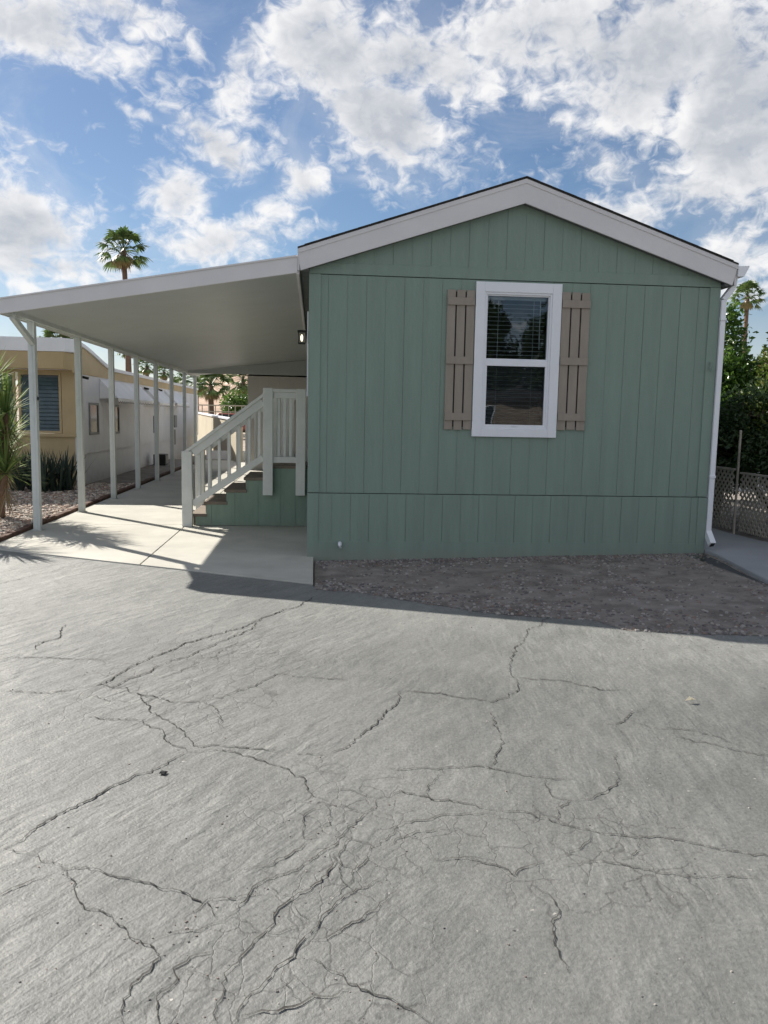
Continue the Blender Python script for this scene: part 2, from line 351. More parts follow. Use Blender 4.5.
# ------------------------------------------------------------------ ground and road
ROADZ = -.014
g = MB().add([(-1500,-1500,-.16),(1500,-1500,-.16),(1500,3000,-.16),(-1500,3000,-.16)], [(0,1,2,3)])
tag(g.build('ground', m_ground), kind='structure')
edge = [(-30,22.6),(-12,13.35),(-5.2,9.83),(-3.38,8.87),(-2.18,8.27),(-1.08,7.69),(-.01,7.10),(.02,6.93),(.36,6.85),(.65,6.62),(.91,6.42),(1.3,6.12),(1.6,6.0),(1.86,5.93),(2.15,5.86),(2.27,5.57),(2.7,5.47),(3.27,5.40),(4.2,5.05),(6,4.2),(14,.2),(30,-7.8)]
def edge_y(x):
    for (a, b), (c, d) in zip(edge, edge[1:]):
        if a <= x <= c: return b + (d-b)*(x-a)/(c-a)
    return edge[0][1] if x < edge[0][0] else edge[-1][1]
road = MB(); n = len(edge)
rv = [(x, y+.05, ROADZ) for x, y in edge] + [(x, y-40, ROADZ) for x, y in edge]
road.add(rv, [(i, i+1, n+i+1, n+i) for i in range(n-1)])
road_o = tag(road.build('road', m_asph, origin=(0,0,0)), kind='structure')
# cracks, traced where they run
TR = [
 (3,[(5,848),(30,835),(50,820),(80,806),(105,792),(130,780),(150,772),(170,760),(187,752)]),
 (1.6,[(187,752),(220,753),(250,757),(268,762),(285,772),(305,780),(312,792),(328,803)]),
 (3,[(0,897),(20,888),(45,872)]),
 (1.2,[(0,848),(25,853),(52,862),(62,870)]),(2.2,[(62,870),(100,871),(130,878),(150,883),(170,890),(195,902),(215,910),(222,918)]),
 (1.8,[(60,870),(75,890),(90,906),(108,918),(112,930),(135,940),(162,955),(150,972),(132,985),(122,1005),(120,1030)]),
 (1.2,[(150,943),(165,938),(185,936),(205,930),(230,915)]),(1.4,[(180,918),(195,910),(210,902),(240,895),(260,892)]),
 (1.8,[(222,918),(235,905),(250,892),(268,880),(300,868),(318,858),(330,848),(338,838),(350,828),(370,815),(384,812)]),
 (1.8,[(150,1030),(160,1000),(175,985),(178,970),(195,955),(215,948)]),
 (2,[(212,1030),(220,1000),(218,985),(228,965),(245,950),(260,930),(270,915),(290,900),(310,890),(320,875),(325,855)]),
 (2,[(228,1030),(245,1005),(262,985),(285,965),(300,945),(318,920),(330,905),(350,895),(384,880)]),
 (2.2,[(240,1020),(270,1015),(300,1003),(330,998),(350,990)]),
 (1.6,[(305,962),(335,975),(360,990),(384,1000),(410,1010),(440,1030)]),
 (1.2,[(328,803),(310,810),(304,820),(305,838),(318,838)]),(1.0,[(318,838),(330,825),(330,810),(328,803)]),
 (1.3,[(240,872),(270,868),(290,858),(303,850),(306,842)]),
 (2.4,[(330,756),(345,747),(370,728),(384,720),(393,710),(402,692)]),(1.3,[(285,752),(310,755),(330,756)]),
 (2.6,[(402,692),(440,693),(480,702),(490,704),(505,698),(516,690),(518,680)]),(2.0,[(518,680),(508,672),(512,655),(520,645),(530,632),(550,616)]),
 (2.6,[(508,677),(540,680),(570,682),(600,690),(625,690)]),
 (2,[(490,770),(497,755),(502,745),(500,735)]),(1.6,[(500,735),(492,725),(493,712)]),
 (2,[(384,768),(410,772),(440,769),(475,768),(500,772),(520,778),(545,779),(575,781)]),
 (2.2,[(575,800),(592,798),(605,792),(615,785),(617,772)]),(1.3,[(617,772),(612,762),(617,752)]),
 (3,[(608,725),(620,722),(630,715),(640,710)]),
 (1.9,[(500,813),(530,815),(560,825),(590,832),(620,835),(640,836),(680,838),(720,848),(768,855),(800,858)]),
 (1.3,[(384,830),(420,822),(450,815),(500,813)]),
 (2,[(432,858),(470,862),(500,870),(515,877),(530,868),(543,862)]),
 (1.8,[(530,885),(545,895),(552,910),(550,930),(560,950),(568,973)]),
 (1.1,[(560,863),(590,858),(620,862),(660,870),(700,876),(768,880)]),
 (2.4,[(670,735),(700,742),(740,750),(790,760)]),(1,[(625,720),(650,728),(690,730),(740,745)]),
 (2.6,[(0,658),(30,657),(60,658),(100,660),(112,659)]),
 (2.6,[(88,717),(115,719),(140,722),(160,731),(165,738),(180,745),(187,752)]),
 (3.2,[(100,685),(125,688),(135,693),(150,697),(170,702),(200,702)]),(1.3,[(200,702),(210,708),(218,712),(222,728)]),
 (2.4,[(200,702),(230,695),(255,685),(280,675),(310,677),(350,680)]),
 (4,[(85,688),(105,683),(120,672),(145,660),(170,650),(200,640),(222,633),(250,625),(270,615),(300,605),(316,596)]),
 (2.2,[(0,691),(50,695),(85,688)]),
 (3.2,[(110,690),(130,680),(160,665),(190,655),(215,645),(245,632),(262,620)]),
 (3.6,[(34,650),(45,642),(58,637),(66,630),(68,625)]),
 (2.2,[(135,693),(150,710),(165,720),(185,735),(195,745),(220,745),(250,748),(285,752)]),
 (1,[(150,680),(180,672),(200,660),(230,655)]),(1,[(60,700),(90,697),(110,700),(130,692)]),
 (1.4,[(94,561),(50,572),(0,584),(-40,594)]),
 (1.1,[(215,660),(228,648),(240,640)]),
 (1.5,[(384,797),(400,790),(430,800),(470,806),(500,813)]),(1.2,[(384,850),(400,838),(430,832),(450,828)]),
 (1.2,[(330,905),(345,880),(360,860),(384,840),(400,828)]),(1.1,[(300,945),(330,935),(355,925),(384,905),(400,890)]),
 (1.1,[(350,828),(345,850),(335,870),(350,895)]),(1,[(318,858),(335,862),(352,870),(368,868)]),
 (1.1,[(245,950),(225,950),(215,948)]),(1,[(178,970),(200,975),(218,985)]),(1,[(300,1003),(290,985),(285,965)]),
 (1,[(260,930),(285,930),(318,920)]),(1,[(290,900),(300,915),(318,920)]),(1.1,[(370,815),(380,800),(384,797)]),
 (1,[(338,838),(360,845),(384,850)]),(1,[(268,880),(275,895),(290,900)]),(1,[(230,915),(245,922),(260,930)]),
 (1,[(590,832),(580,845),(560,863)]),(1,[(640,836),(640,850),(620,862)]),(1,[(545,779),(555,795),(575,800),(560,810),(560,825)]),
 (1,[(440,769),(430,785),(430,800)]),(1,[(328,803),(350,808),(370,815)]),(1,[(312,792),(340,790),(384,797)]),
]
def crack_mesh(base_w, per_w, z, seed=3, gaps=0., sub=.017, wob=1.):
    mb = MB()
    for ti, (w, pts) in enumerate(TR):
        r = random.Random(91+ti)              # the same wander for both layers
        P = [V((*ground_pt(u, v, ROADZ), 0)) for u, v in pts]
        Q = []
        for i in range(len(P)-1):
            L_ = (P[i+1]-P[i]).length; k = max(1, int(L_/sub))
            for j in range(k): Q.append(P[i].lerp(P[i+1], j/k))
        Q.append(P[-1]); lat = 0.; out = []
        for i, q in enumerate(Q):
            d = (Q[min(i+1, len(Q)-1)]-Q[max(i-1, 0)]); d = V((-d.y, d.x, 0))
            if d.length == 0: d = V((1,0,0))
            d.normalize(); lat = lat*.78 + r.uniform(-1, 1)*.0105
            out.append((q + d*(lat + .022*mnoise.noise(q*6+V((ti,0,0)))), d))
        r2 = random.Random(seed*100+ti); prev = None
        for i, (q, d) in enumerate(out):
            en = min(1, (i+.4)/6, (len(out)-.6-i)/6)
            ww = (base_w + per_w*w)*(.2+.8*en)*(.45 + 1.1*abs(mnoise.noise(q*5+V((0,0,w)))) + r2.random()*.4)/2
            a = q + d*ww*r2.uniform(.85, 1.15); b = q - d*ww*r2.uniform(.85, 1.15); a.z = b.z = z
            if prev and r2.random() > gaps: mb.add([prev[0], prev[1], b, a], [(0,1,2,3)])
            prev = (a, b)
    return mb
crack_mesh(.0014, .0013, ROADZ+.003, seed=5, gaps=.25).build('crack_worn_edge', m_crackpale, road_o, fix=False)
crack_mesh(.0006, .0011, ROADZ+.006, seed=8, gaps=.03).build('crack', m_crack, road_o, fix=False)

# driveway slab with joints, running back under the carport
slab = MB()
def slab_piece(x0, x1, y0a, y0b, y1):
    slab.prism([(x0,y0a,0),(x1,y0b,0),(x1,y1,0),(x0,y1,0)], (0,0,-.12))
def sy(x): return 8.90 + (x+3.38)*(7.13-8.90)/3.38
g_ = .006
jt = [10.95, 14.0, 17.1, 20.2, 23.3, 26.5]
slab_piece(-3.56, -1.72, sy(-3.56), sy(-1.72), jt[0]-g_); slab_piece(-1.72+2*g_, .0, sy(-1.7), sy(0), jt[0]-g_)
for a, b in zip(jt, jt[1:]):
    slab.box(-3.56, -1.77-g_, a+g_, b-g_, -.12, 0); slab.box(-1.77+g_, .0, a+g_, b-g_, -.12, 0)
tag(slab.build('driveway', m_slab, bevel=.006), kind='structure')
MB().box(-3.5,-.05,8.95,26.4,-.14,-.03).build('joint_filler', m_crack, bpy.data.objects['driveway'])

# gravelly yard in front of the home
def yard():
    mb = MB(); nx, ny = 110, 50; xs = [.012 + i*(4.75-.012)/nx for i in range(nx+1)]
    idx = {}
    for i, x in enumerate(xs):
        y0 = edge_y(x) - .02 + mnoise.noise(V((x*5, 0, 3)))*.035
        y1 = 8.62
        if x > 4.10: y1 = min(y1, 6.82+(x-4.11)*7.9)
        for j in range(ny+1):
            t = j/ny; y = y0+(y1-y0)*t; d = y-y0
            inner = -.045 + .105*x/4.4
            z = (ROADZ+.003)*(1-min(1, d/.5)) + inner*min(1, d/.5) + mnoise.noise(V((x*2.2, y*2.2, 0)))*.012*min(1, d*4) + mnoise.noise(V((x*9, y*9, 5)))*.005
            idx[i, j] = len(mb.v); mb.v.append((x, y, z))
    mb.f = [(idx[i,j], idx[i+1,j], idx[i+1,j+1], idx[i,j+1]) for i in range(nx) for j in range(ny)]
    mb.build_z = lambda x, y: 0
    return mb
tag(yard().build('gravel_yard', m_dirt, smooth=True), kind='structure')
ICO = [(-.5,-.5,-.3),(.55,-.45,-.35),(.5,.5,-.3),(-.45,.55,-.35),(-.35,-.3,.35),(.3,-.35,.4),(.35,.3,.33),(-.3,.35,.42)]
ICF = [(3,2,1,0),(4,5,6,7),(0,1,5,4),(1,2,6,5),(2,3,7,6),(3,0,4,7)]
def stones(mb, pts, smin, smax, flat=.7):
    for (x, y, z) in pts:
        s = smin + (smax-smin)*random.random()**2.2; a = random.random()*6.3; ca, sa = math.cos(a), math.sin(a); ex = random.uniform(.7, 1.4)
        vs = []
        for (p, q, r) in ICO:
            p, q, r = p*s*ex*random.uniform(.75,1.2), q*s*random.uniform(.75,1.2), r*s*flat*random.uniform(.75,1.2)
            vs.append((x+p*ca-q*sa, y+p*sa+q*ca, z+r+s*.18))
        mb.add(vs, ICF)
mb = MB(); pts = []
while len(pts) < 7500:
    x = random.uniform(.03, 4.6); y = edge_y(x) + random.random()**1.3*3.2 - .03
    if y > 8.48 or (x > 4.1 and y > 6.8+(x-4.11)*7.9): continue
    # thicker along the road edge and the wall, thinner over the worn middle
    k = mnoise.noise(V((x*1.3, y*1.6, 2)))
    d = y - edge_y(x)
    if d > .55 and y < 8.1 and k < .12 and random.random() < .8: continue
    inner = -.045 + .105*x/4.4
    z = (ROADZ+.003)*(1-min(1, d/.5)) + inner*min(1, max(0, d)/.5) + mnoise.noise(V((x*2.2, y*2.2, 0)))*.012
    pts.append((x, y, z-.002))
stones(mb, pts, .006, .030)
pts = []
for _ in range(2600):
    x = random.uniform(.03, 4.3); y = 8.5 - abs(random.gauss(0, .16)); pts.append((x, y, -.046+.105*x/4.4))
stones(mb, pts, .007, .022)
tag(mb.build('gravel_chips', m_chip, fix=False), 'loose grey gravel chips over the dirt strip before the green home', 'gravel', kind='stuff')

# pebble bed on the left
bed = MB(); bl = [(-3.66,8.98),(-3.66,27),(-12,27),(-12,13.2),(-5.2,9.72)]
bed.prism([(x,y,-.02) for x,y in bl], (0,0,-.1)); tag(bed.build('pebble_bed', m_dirt), kind='structure')
mb = MB(); pts = []
for _ in range(9500):
    x = -3.70 - random.random()**1.4*3.2; y = random.uniform(9.0, 17.5)**1.0
    if y < 9.05 + (-3.66-x)*.52: continue
    if x < -4.65 and y > 16.6: continue
    pts.append((x, y, -.022))
stones(mb, pts, .02, .062)
tag(mb.build('river_pebbles', m_pink, fix=False), 'pink and tan river pebbles in the bed left of the driveway', 'pebbles', kind='stuff')
mb = MB()
y = 8.99
while y < 26:
    l = random.uniform(.16,.24); h = .045+random.uniform(-.008,.008); dx = random.uniform(-.006,.006)
    mb.box(-3.66+dx, -3.572+dx, y, y+l-.012, -.06, h); y += l
x = -3.66; y = 9.0
while x > -7:
    mb.beam((x, y, 0), (x-.19, y+.10, 0), .08, .09+random.uniform(-.01,.01)); x -= .204; y += .106
tag(mb.build('garden_edging', m_brick, origin=(-3.6,9,0), bevel=.008), 'brown brick garden edging along the left side of the driveway', 'edging')

# side path on the right
p0, p1 = (4.32,8.47), (4.11,6.82)
sp_ = MB().prism([(4.352,8.30,.1),(4.11,6.82,.1),(4.4,5.3,.1),(7.4,5.3,.1),(5.40,9.2,.1),(5.36,9.9,.1),(5.36,26,.1),(4.352,26,.1)][::-1], (0,0,-.24))
tag(sp_.build('side_path', m_walk, bevel=.015), kind='structure')

# ------------------------------------------------------------------ manufactured home
HX0, HX1, HY, HB = -.068, 4.34, 8.524, 24.6
RF = 8.41                                   # front of the roof overhang
home = empty('manufactured_home', (2.14, HY, 0), 'long single storey home in grooved sage green siding with white gable trim', 'house')
PX, RZ, EX0, EX1, EZ = 2.14, 3.955, -.187, 4.462, 3.175
def roof_z(x): return RZ - (RZ-EZ)*abs(x-PX)/(PX-EX0)
def grooved(x0, x1, zlo, zhi, y, grooves, hole=None, gw=.007, gd=.0052):
    """vertical board siding: face at y, grooves cut in; zlo/zhi functions of x; hole=(x0,x1,z0,z1)"""
    mb = MB(); xs = [x0]
    for g in grooves:
        if x0+.02 < g < x1-.02: xs += [g-gw/2, g+gw/2]
    xs.append(x1); segs = [(xs[i], xs[i+1], i % 2) for i in range(len(xs)-1)]
    out = []; gdep = gd
    for a, b, isg in segs:
        cuts = [a, b]
        if hole:
            for h in hole[:2]:
                if a < h < b: cuts.append(h)
        if zhi is ROOFCUT and a < PX < b: cuts.append(PX)
        cuts.sort()
        for c, d in zip(cuts, cuts[1:]): out.append((c, d, isg))
    for a, b, isg in out:
        yy = y + (gd*(.35+.65*((a*37.7) % 1)) if isg else 0); mid = (a+b)/2
        rs = [(zlo(a), zhi(a), zlo(b), zhi(b))]
        if hole and hole[0] < mid < hole[1]:
            rs = [(zlo(a), hole[2], zlo(b), hole[2]), (hole[3], zhi(a), hole[3], zhi(b))]
        for (la, ha, lb, hb) in rs:
            mb.add([(a,yy,la),(b,yy,lb),(b,yy,hb),(a,yy,ha)], [(0,1,2,3)])
            if isg:
                mb.add([(a,y,la),(a,yy,la),(a,yy,ha),(a,y,ha)], [(0,1,2,3)]); mb.add([(b,yy,lb),(b,y,lb),(b,y,hb),(b,yy,hb)], [(0,1,2,3)])
    return mb
def ROOFCUT(x): return roof_z(x) - .10
const = lambda z: (lambda x: z)
gr = [.13+.1985*i for i in range(22)]
WH = (1.765, 2.505, 1.40, 2.845)
wall = grooved(HX0+.0, HX1, const(.688), const(2.945), HY, gr, WH)
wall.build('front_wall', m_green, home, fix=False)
gable = grooved(HX0, HX1, const(3.06), ROOFCUT, HY-.002, [g+.07 for g in gr])
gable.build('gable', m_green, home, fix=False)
tr = MB()
tr.box(HX0, HX1, HY-.008, HY+.03, 2.952, 3.065)        # band under the gable
tr.box(HX0-.001, .052, HY-.014, HY+.04, .690, 2.949)     # left corner board
tr.box(4.225, HX1+.001, HY-.014, HY+.04, .690, 2.949)
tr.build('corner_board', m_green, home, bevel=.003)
sk = grooved(HX0, HX1, const(.12), const(.682), HY-.012, [g+.06 for g in gr])
sk.box(HX0-.003, .045, HY-.022, HY+.03, -.1, .682); sk.box(4.24, HX1+.003, HY-.022, HY+.03, -.1, .682)
sk.box(.045, 4.24, HY-.019, HY+.02, -.1, .165)
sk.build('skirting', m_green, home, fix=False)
# sides, back and a dark core
sw = MB()
def side_wall(x, s):
    ys = [HY+.05+.2*i for i in range(int((HB-HY)/.2))]
    prev = HY+.04
    for yy in ys[1:]+[HB]:
        sw.box(min(x, x-s*.04), max(x, x-s*.04), prev, yy-.008, -.1, 3.0); prev = yy
    sw.box(min(x-s*.012, x-s*.05), max(x-s*.012, x-s*.05), HY+.04, HB, -.1, 3.0)
side_wall(HX0, -1); side_wall(HX1, 1)
sw.prism([(HX0,HB,-.1),(HX1,HB,-.1),(HX1,HB,3.05),(PX,HB,3.8),(HX0,HB,3.05)], (0,.05,0))
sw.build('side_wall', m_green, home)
# roof
rf = MB()
for s, ex in ((-1, EX0), (1, EX1)):
    rf.prism([(PX,RF-.01,RZ-.004),(ex,RF-.01,EZ-.004),(ex-s*-.0,RF-.01,EZ+.016),(PX,RF-.01,RZ+.016)], (0, HB+.2-RF, 0))
rf.build('roof', m_shingle, home)
sh = MB()      # course butts along the rake so that the edge is not ruler straight
for s in (-1, 1):
    t = 0
    while t < PX-EX0-.1:
        x = PX + s*t; x2 = PX + s*(t+.13); z = roof_z(x); z2 = roof_z(x2)
        sh.prism([(x,RF-.022,z+.010),(x2,RF-.022,z2+.012),(x2,RF-.022,z2+.019+random.uniform(-.001,.001)),(x,RF-.022,z+.018)], (0,.5,0)); t += .133
sh.build('shingle', m_shingle, home)
fa = MB()
def fz(x, top): return roof_z(x) - .006 - (0 if top else (.208 + .03*(1-abs(x-PX)/(PX-EX0))))
for s, ex in ((-1, EX0), (1, EX1)):
    exi = ex + (.031 if s < 0 else -.05)
    fa.prism([(PX,RF,fz(PX,1)),(ex,RF,fz(ex,1)),(exi,RF,fz(ex,0)),(PX,RF,fz(PX,0))], (0,.022,0))
    fa.prism([(PX,RF-.008,fz(PX,1)+.002),(ex,RF-.008,fz(ex,1)+.002),(ex,RF-.008,fz(ex,1)-.042),(PX,RF-.008,fz(PX,1)-.042)], (0,.007,0))
    fa.box(min(ex,ex-s*.02), max(ex,ex-s*.02), RF+.023, HB, EZ-.21, EZ-.008)
fa.build('fascia', m_fascia, home)
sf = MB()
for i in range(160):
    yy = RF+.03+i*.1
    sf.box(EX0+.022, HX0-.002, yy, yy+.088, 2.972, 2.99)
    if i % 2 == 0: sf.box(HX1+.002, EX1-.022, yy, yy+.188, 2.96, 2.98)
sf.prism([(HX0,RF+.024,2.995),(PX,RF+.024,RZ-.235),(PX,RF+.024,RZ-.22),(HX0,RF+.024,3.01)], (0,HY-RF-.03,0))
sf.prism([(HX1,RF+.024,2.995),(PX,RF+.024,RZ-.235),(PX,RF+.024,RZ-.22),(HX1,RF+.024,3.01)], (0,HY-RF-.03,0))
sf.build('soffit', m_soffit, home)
# gutter and downspout
gt = MB()
pr = [(EX1+.004,3.162),(EX1+.004,3.055),(EX1+.075,3.055),(EX1+.09,3.09),(EX1+.125,3.155),(EX1+.125,3.168),(EX1+.112,3.168),(EX1+.112,3.158),(EX1+.08,3.10),(EX1+.07,3.065),(EX1+.014,3.065),(EX1+.014,3.162)]
gt.prism([(x,RF+.0,z) for x, z in pr], (0, HB-RF, 0))
gt.prism([(x,RF-.002,z) for x, z in pr[:6]], (0,.0018,0))
gt.build('gutter', m_white, home)
dp = MB(); X_ = 4.377
path = [(EX1+.02,HY+.0,3.07),(EX1+.012,HY+.0,2.955),(X_,HY+.0,2.82),(X_,HY+.0,.28)]
for a, b in zip(path, path[1:]): dp.beam(a, b, .058, .075, (0,1,0))
dp.beam((X_,HY,.30),(X_+.005,HY-.12,.17), .075, .065, (1,0,0))
for zz in (2.6,.9): dp.box(X_-.034, X_+.033, HY-.05, HY+.045, zz, zz+.03)
dpo = dp.build('downspout', m_white, home, bevel=.006)
MB().beam((X_+.0052,HY-.121,.169),(X_+.0056,HY-.1235,.1665), .056, .048, (1,0,0)).build('outlet', m_dark, dpo)
MB().box(HX0-.017, HX0-.005, 8.60, 8.62, 1.70, 2.58).build('conduit', m_white, home, bevel=.004)
v_ = MB().tube([(.28,HY-.02,.15),(.28,HY-.055,.15),(.28,HY-.075,.135),(.28,HY-.075,.105)], .02, 10); v_.build('drain_stub', m_white, home, smooth=True)
hk = MB().tube([(4.272,HY-.02,2.15),(4.272,HY-.035,2.15),(4.255,HY-.045,2.10),(4.272,HY-.045,2.06),(4.29,HY-.04,2.10)], .008, 6); hk.build('hook', m_green, home)
# porch lantern by the door
wl = MB().box(HX0-.03,HX0-.004,10.42,10.58,2.42,2.56); wl.box(HX0-.16,HX0-.03,10.44,10.56,2.55,2.575); wl.box(HX0-.15,HX0-.06,10.45,10.55,2.405,2.42)
for yy in (10.45,10.54):
    for xx in (HX0-.15, HX0-.065): wl.box(xx, xx+.01, yy, yy+.01, 2.42, 2.55)
wlo = wl.build('wall_lantern', m_black, home)
MB().tube([(HX0-.105,10.5,2.44),(HX0-.105,10.5,2.465),(HX0-.105,10.5,2.50),(HX0-.105,10.5,2.525)], [.008,.016,.016,.006], 10).build('bulb', m_bulb, wlo, smooth=True)
# front door and small side window on the carport side (plain, white)
dr = MB().box(HX0-.03,HX0-.002,11.05,11.97,.86,2.88); dr.build('door', m_white, home, bevel=.004)

# window
W0, W1, Z0, Z1 = 1.672, 2.592, 1.312, 2.926
wf = MB(); yf = HY-.034
wf.box(W0,W0+.098,yf,HY-.001,Z0,Z1); wf.box(W1-.098,W1,yf,HY-.001,Z0,Z1)
wf.box(W0+.098,W1-.098,yf+.001,HY-.001,Z1-.102,Z1); wf.box(W0+.098,W1-.098,yf+.001,HY-.001,Z0,Z0+.085)
win = wf.build('window', m_white, home, bevel=.003)
fr = MB(); a0, a1 = W0+.098, W1-.098
def frame(mb, x0, x1, z0, z1, y0, y1, t):
    mb.box(x0,x0+t,y0,y1,z0,z1); mb.box(x1-t,x1,y0,y1,z0,z1); mb.box(x0+t,x1-t,y0,y1,z0,z0+t); mb.box(x0+t,x1-t,y0,y1,z1-t,z1)
frame(fr, a0, a1, Z0+.085, Z1-.102, HY-.022, HY+.05, .022)
frame(fr, a0+.022, a1-.022, 2.125, Z1-.124, HY-.004, HY+.045, .014)
fr.build('sash', m_white, win, bevel=.002)
fr = MB(); frame(fr, a0+.022, a1-.022, Z0+.107, 2.12, HY-.016, HY+.018, .024)
fr.box(a0+.022, a1-.022, HY-.019, HY+.03, 2.062, 2.124)
fr.box(2.10,2.16,HY-.026,HY-.016,Z0+.112,Z0+.124)
fr.build('sash', m_white, win, bevel=.002)
def glass_mat(name, tint, dark=0.):
    m = bpy.data.materials.new(name); m.use_nodes = True; nt = m.node_tree; N = nt.nodes; L = nt.links; N.remove(N['Principled BSDF'])
    g = nd(nt,'ShaderNodeBsdfGlossy'); g.inputs['Roughness'].default_value = .012; g.inputs[0].default_value = (.82,.92,1,1)
    tcx = nd(nt,'ShaderNodeTexCoord'); nz = nd(nt,'ShaderNodeTexNoise'); nz.inputs['Scale'].default_value = 2.2; L.new(tcx.outputs['Object'], nz.inputs['Vector'])
    bp = nd(nt,'ShaderNodeBump'); bp.inputs['Strength'].default_value = .12; bp.inputs['Distance'].default_value = .02; L.new(nz.outputs[0], bp.inputs['Height']); L.new(bp.outputs[0], g.inputs['Normal'])
    t = nd(nt,'ShaderNodeBsdfTransparent'); t.inputs[0].default_value = tint
    fz_ = nd(nt,'ShaderNodeFresnel'); fz_.inputs[0].default_value = 1.75
    mx = nd(nt,'ShaderNodeMixShader'); L.new(fz_.outputs[0], mx.inputs[0]); L.new(t.outputs[0], mx.inputs[1]); L.new(g.outputs[0], mx.inputs[2])
    L.new(mx.outputs[0], N['Material Output'].inputs[0]); return m
m_glass = glass_mat('window_glass', (.80,.88,.90,1)); 
MB().add([(a0+.034,HY+.02,2.135),(a1-.034,HY+.02,2.135),(a1-.034,HY+.02,Z1-.136),(a0+.034,HY+.02,Z1-.136)],[(0,1,2,3)]).build('glass', m_glass, win, fix=False)
MB().add([(a0+.044,HY+.004,Z0+.13),(a1-.044,HY+.004,Z0+.13),(a1-.044,HY+.004,2.065),(a0+.044,HY+.004,2.065)],[(0,1,2,3)]).build('glass', m_glass, win, fix=False)
m_screen = bpy.data.materials.new('insect_screen'); m_screen.use_nodes = True
nt = m_screen.node_tree; N = nt.nodes; L = nt.links
t = nd(nt,'ShaderNodeBsdfTransparent'); mx = nd(nt,'ShaderNodeMixShader'); mx.inputs[0].default_value = .45
N['Principled BSDF'].inputs['Base Color'].default_value = (.03,.03,.035,1)
L.new(t.outputs[0], mx.inputs[1]); L.new(N['Principled BSDF'].outputs[0], mx.inputs[2]); L.new(mx.outputs[0], N['Material Output'].inputs[0])
MB().add([(a0+.03,HY+.028,Z0+.12),(a1-.03,HY+.028,Z0+.12),(a1-.03,HY+.028,2.07),(a0+.03,HY+.028,2.07)],[(0,1,2,3)]).build('insect_screen', m_screen, win, fix=False)
m_slat = mat('white_blind_slat', (.60,.62,.63), .5, .05)
bl_ = MB(); z = Z1-.16
bl_.box(a0+.04,a1-.04,HY+.09,HY+.14,Z1-.16,Z1-.11)
while z > Z0+.12:
    bl_.beam((a0+.045,HY+.115,z),(a1-.045,HY+.115,z+.002*random.uniform(-1,1)), .046, .0025, (0,-.18,1)); z -= .0445
for xx in (a0+.17, a1-.17): bl_.box(xx,xx+.004,HY+.088,HY+.0895,Z0+.12,Z1-.12)
bl_.tube([(a1-.10,HY+.08,Z1-.15),(a1-.10,HY+.078,2.25)], .005, 6)
bl_.build('blind', m_slat, win)
m_room = mat('room_interior', (.14,.13,.12), .9, .2)
rm = MB().box(W0-.4,W1+.4,HY+.16,HY+2.2,.9,3.0)
rm.f = [rm.f[i] for i in (0,1,3,4,5)]
for zz in (): pass
rm.box(W0-.4,W0+.09,HY+.15,HY+.16,.9,3.0); rm.box(W1-.09,W1+.4,HY+.15,HY+.16,.9,3.0); rm.box(W0+.09,W1-.09,HY+.15,HY+.16,.9,Z0+.08); rm.box(W0+.09,W1-.09,HY+.15,HY+.16,Z1-.1,3.0)
# reveal around the opening
frame(rm, W0+.07, W1-.07, Z0+.06, Z1-.07, HY+.046, HY+.149, .03)
rm.build('window_recess', m_room, home, fix=False)
# shutters
for sx0, sx1, zb, zt, who in ((1.372,1.663,1.38,2.838,0),(2.600,2.905,1.398,2.845,1)):
    s_ = MB(); w3 = (sx1-sx0-.032)/3
    for k in range(3): s_.box(sx0+k*(w3+.016), sx0+k*(w3+.016)+w3, HY-.022, HY-.002, zb+random.uniform(-.004,.004), zt+random.uniform(-.004,.004))
    so_ = s_.build('shutter', m_taupe, home, bevel=.002)
    for za in (zt-.16, zb+.69, zb+.10): MB().box(sx0+.001, sx1-.001, HY-.040, HY-.0225, za, za+.078).build('crossbar', m_taupe, so_, bevel=.002)
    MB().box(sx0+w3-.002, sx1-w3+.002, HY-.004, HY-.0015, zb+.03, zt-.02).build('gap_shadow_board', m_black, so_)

# ------------------------------------------------------------------ carport
CY0, CY1, CBK = 9.52, 8.46, 24.3
cp = empty('carport', (-3.46, 10.35, 0), 'white aluminium carport roof sloping down from the green home onto a row of posts', 'carport')
def cz(x): return 2.60 + (x+3.53)*.1138         # underside
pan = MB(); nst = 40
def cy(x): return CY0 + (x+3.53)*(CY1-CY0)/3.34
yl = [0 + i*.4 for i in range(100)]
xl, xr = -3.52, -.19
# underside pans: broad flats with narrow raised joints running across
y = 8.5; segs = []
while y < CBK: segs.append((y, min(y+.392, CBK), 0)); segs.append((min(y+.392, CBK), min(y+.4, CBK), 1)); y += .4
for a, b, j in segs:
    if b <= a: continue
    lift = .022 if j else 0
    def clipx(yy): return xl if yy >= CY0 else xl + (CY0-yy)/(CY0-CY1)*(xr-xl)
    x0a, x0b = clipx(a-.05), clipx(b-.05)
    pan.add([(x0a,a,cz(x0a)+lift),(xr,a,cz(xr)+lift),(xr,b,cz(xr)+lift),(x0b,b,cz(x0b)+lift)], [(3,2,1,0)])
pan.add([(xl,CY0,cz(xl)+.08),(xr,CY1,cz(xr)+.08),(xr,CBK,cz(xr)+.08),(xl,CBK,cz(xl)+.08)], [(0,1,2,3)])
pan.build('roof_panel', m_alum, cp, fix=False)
fc = MB()
fc.prism([(-3.53,CY0,2.565),(-.19,CY1,2.945),(-.19,CY1,3.108),(-3.53,CY0,2.728)], (.01,.03,0))
fc.prism([(-3.53,CY0,2.722),(-.19,CY1,3.102),(-.19,CY1,3.118),(-3.53,CY0,2.738)], (-.004,-.012,0))
fc.box(-3.555,-3.531,CY0-.002,CBK,2.565,2.735)
fc.build('fascia', m_fascia, cp)
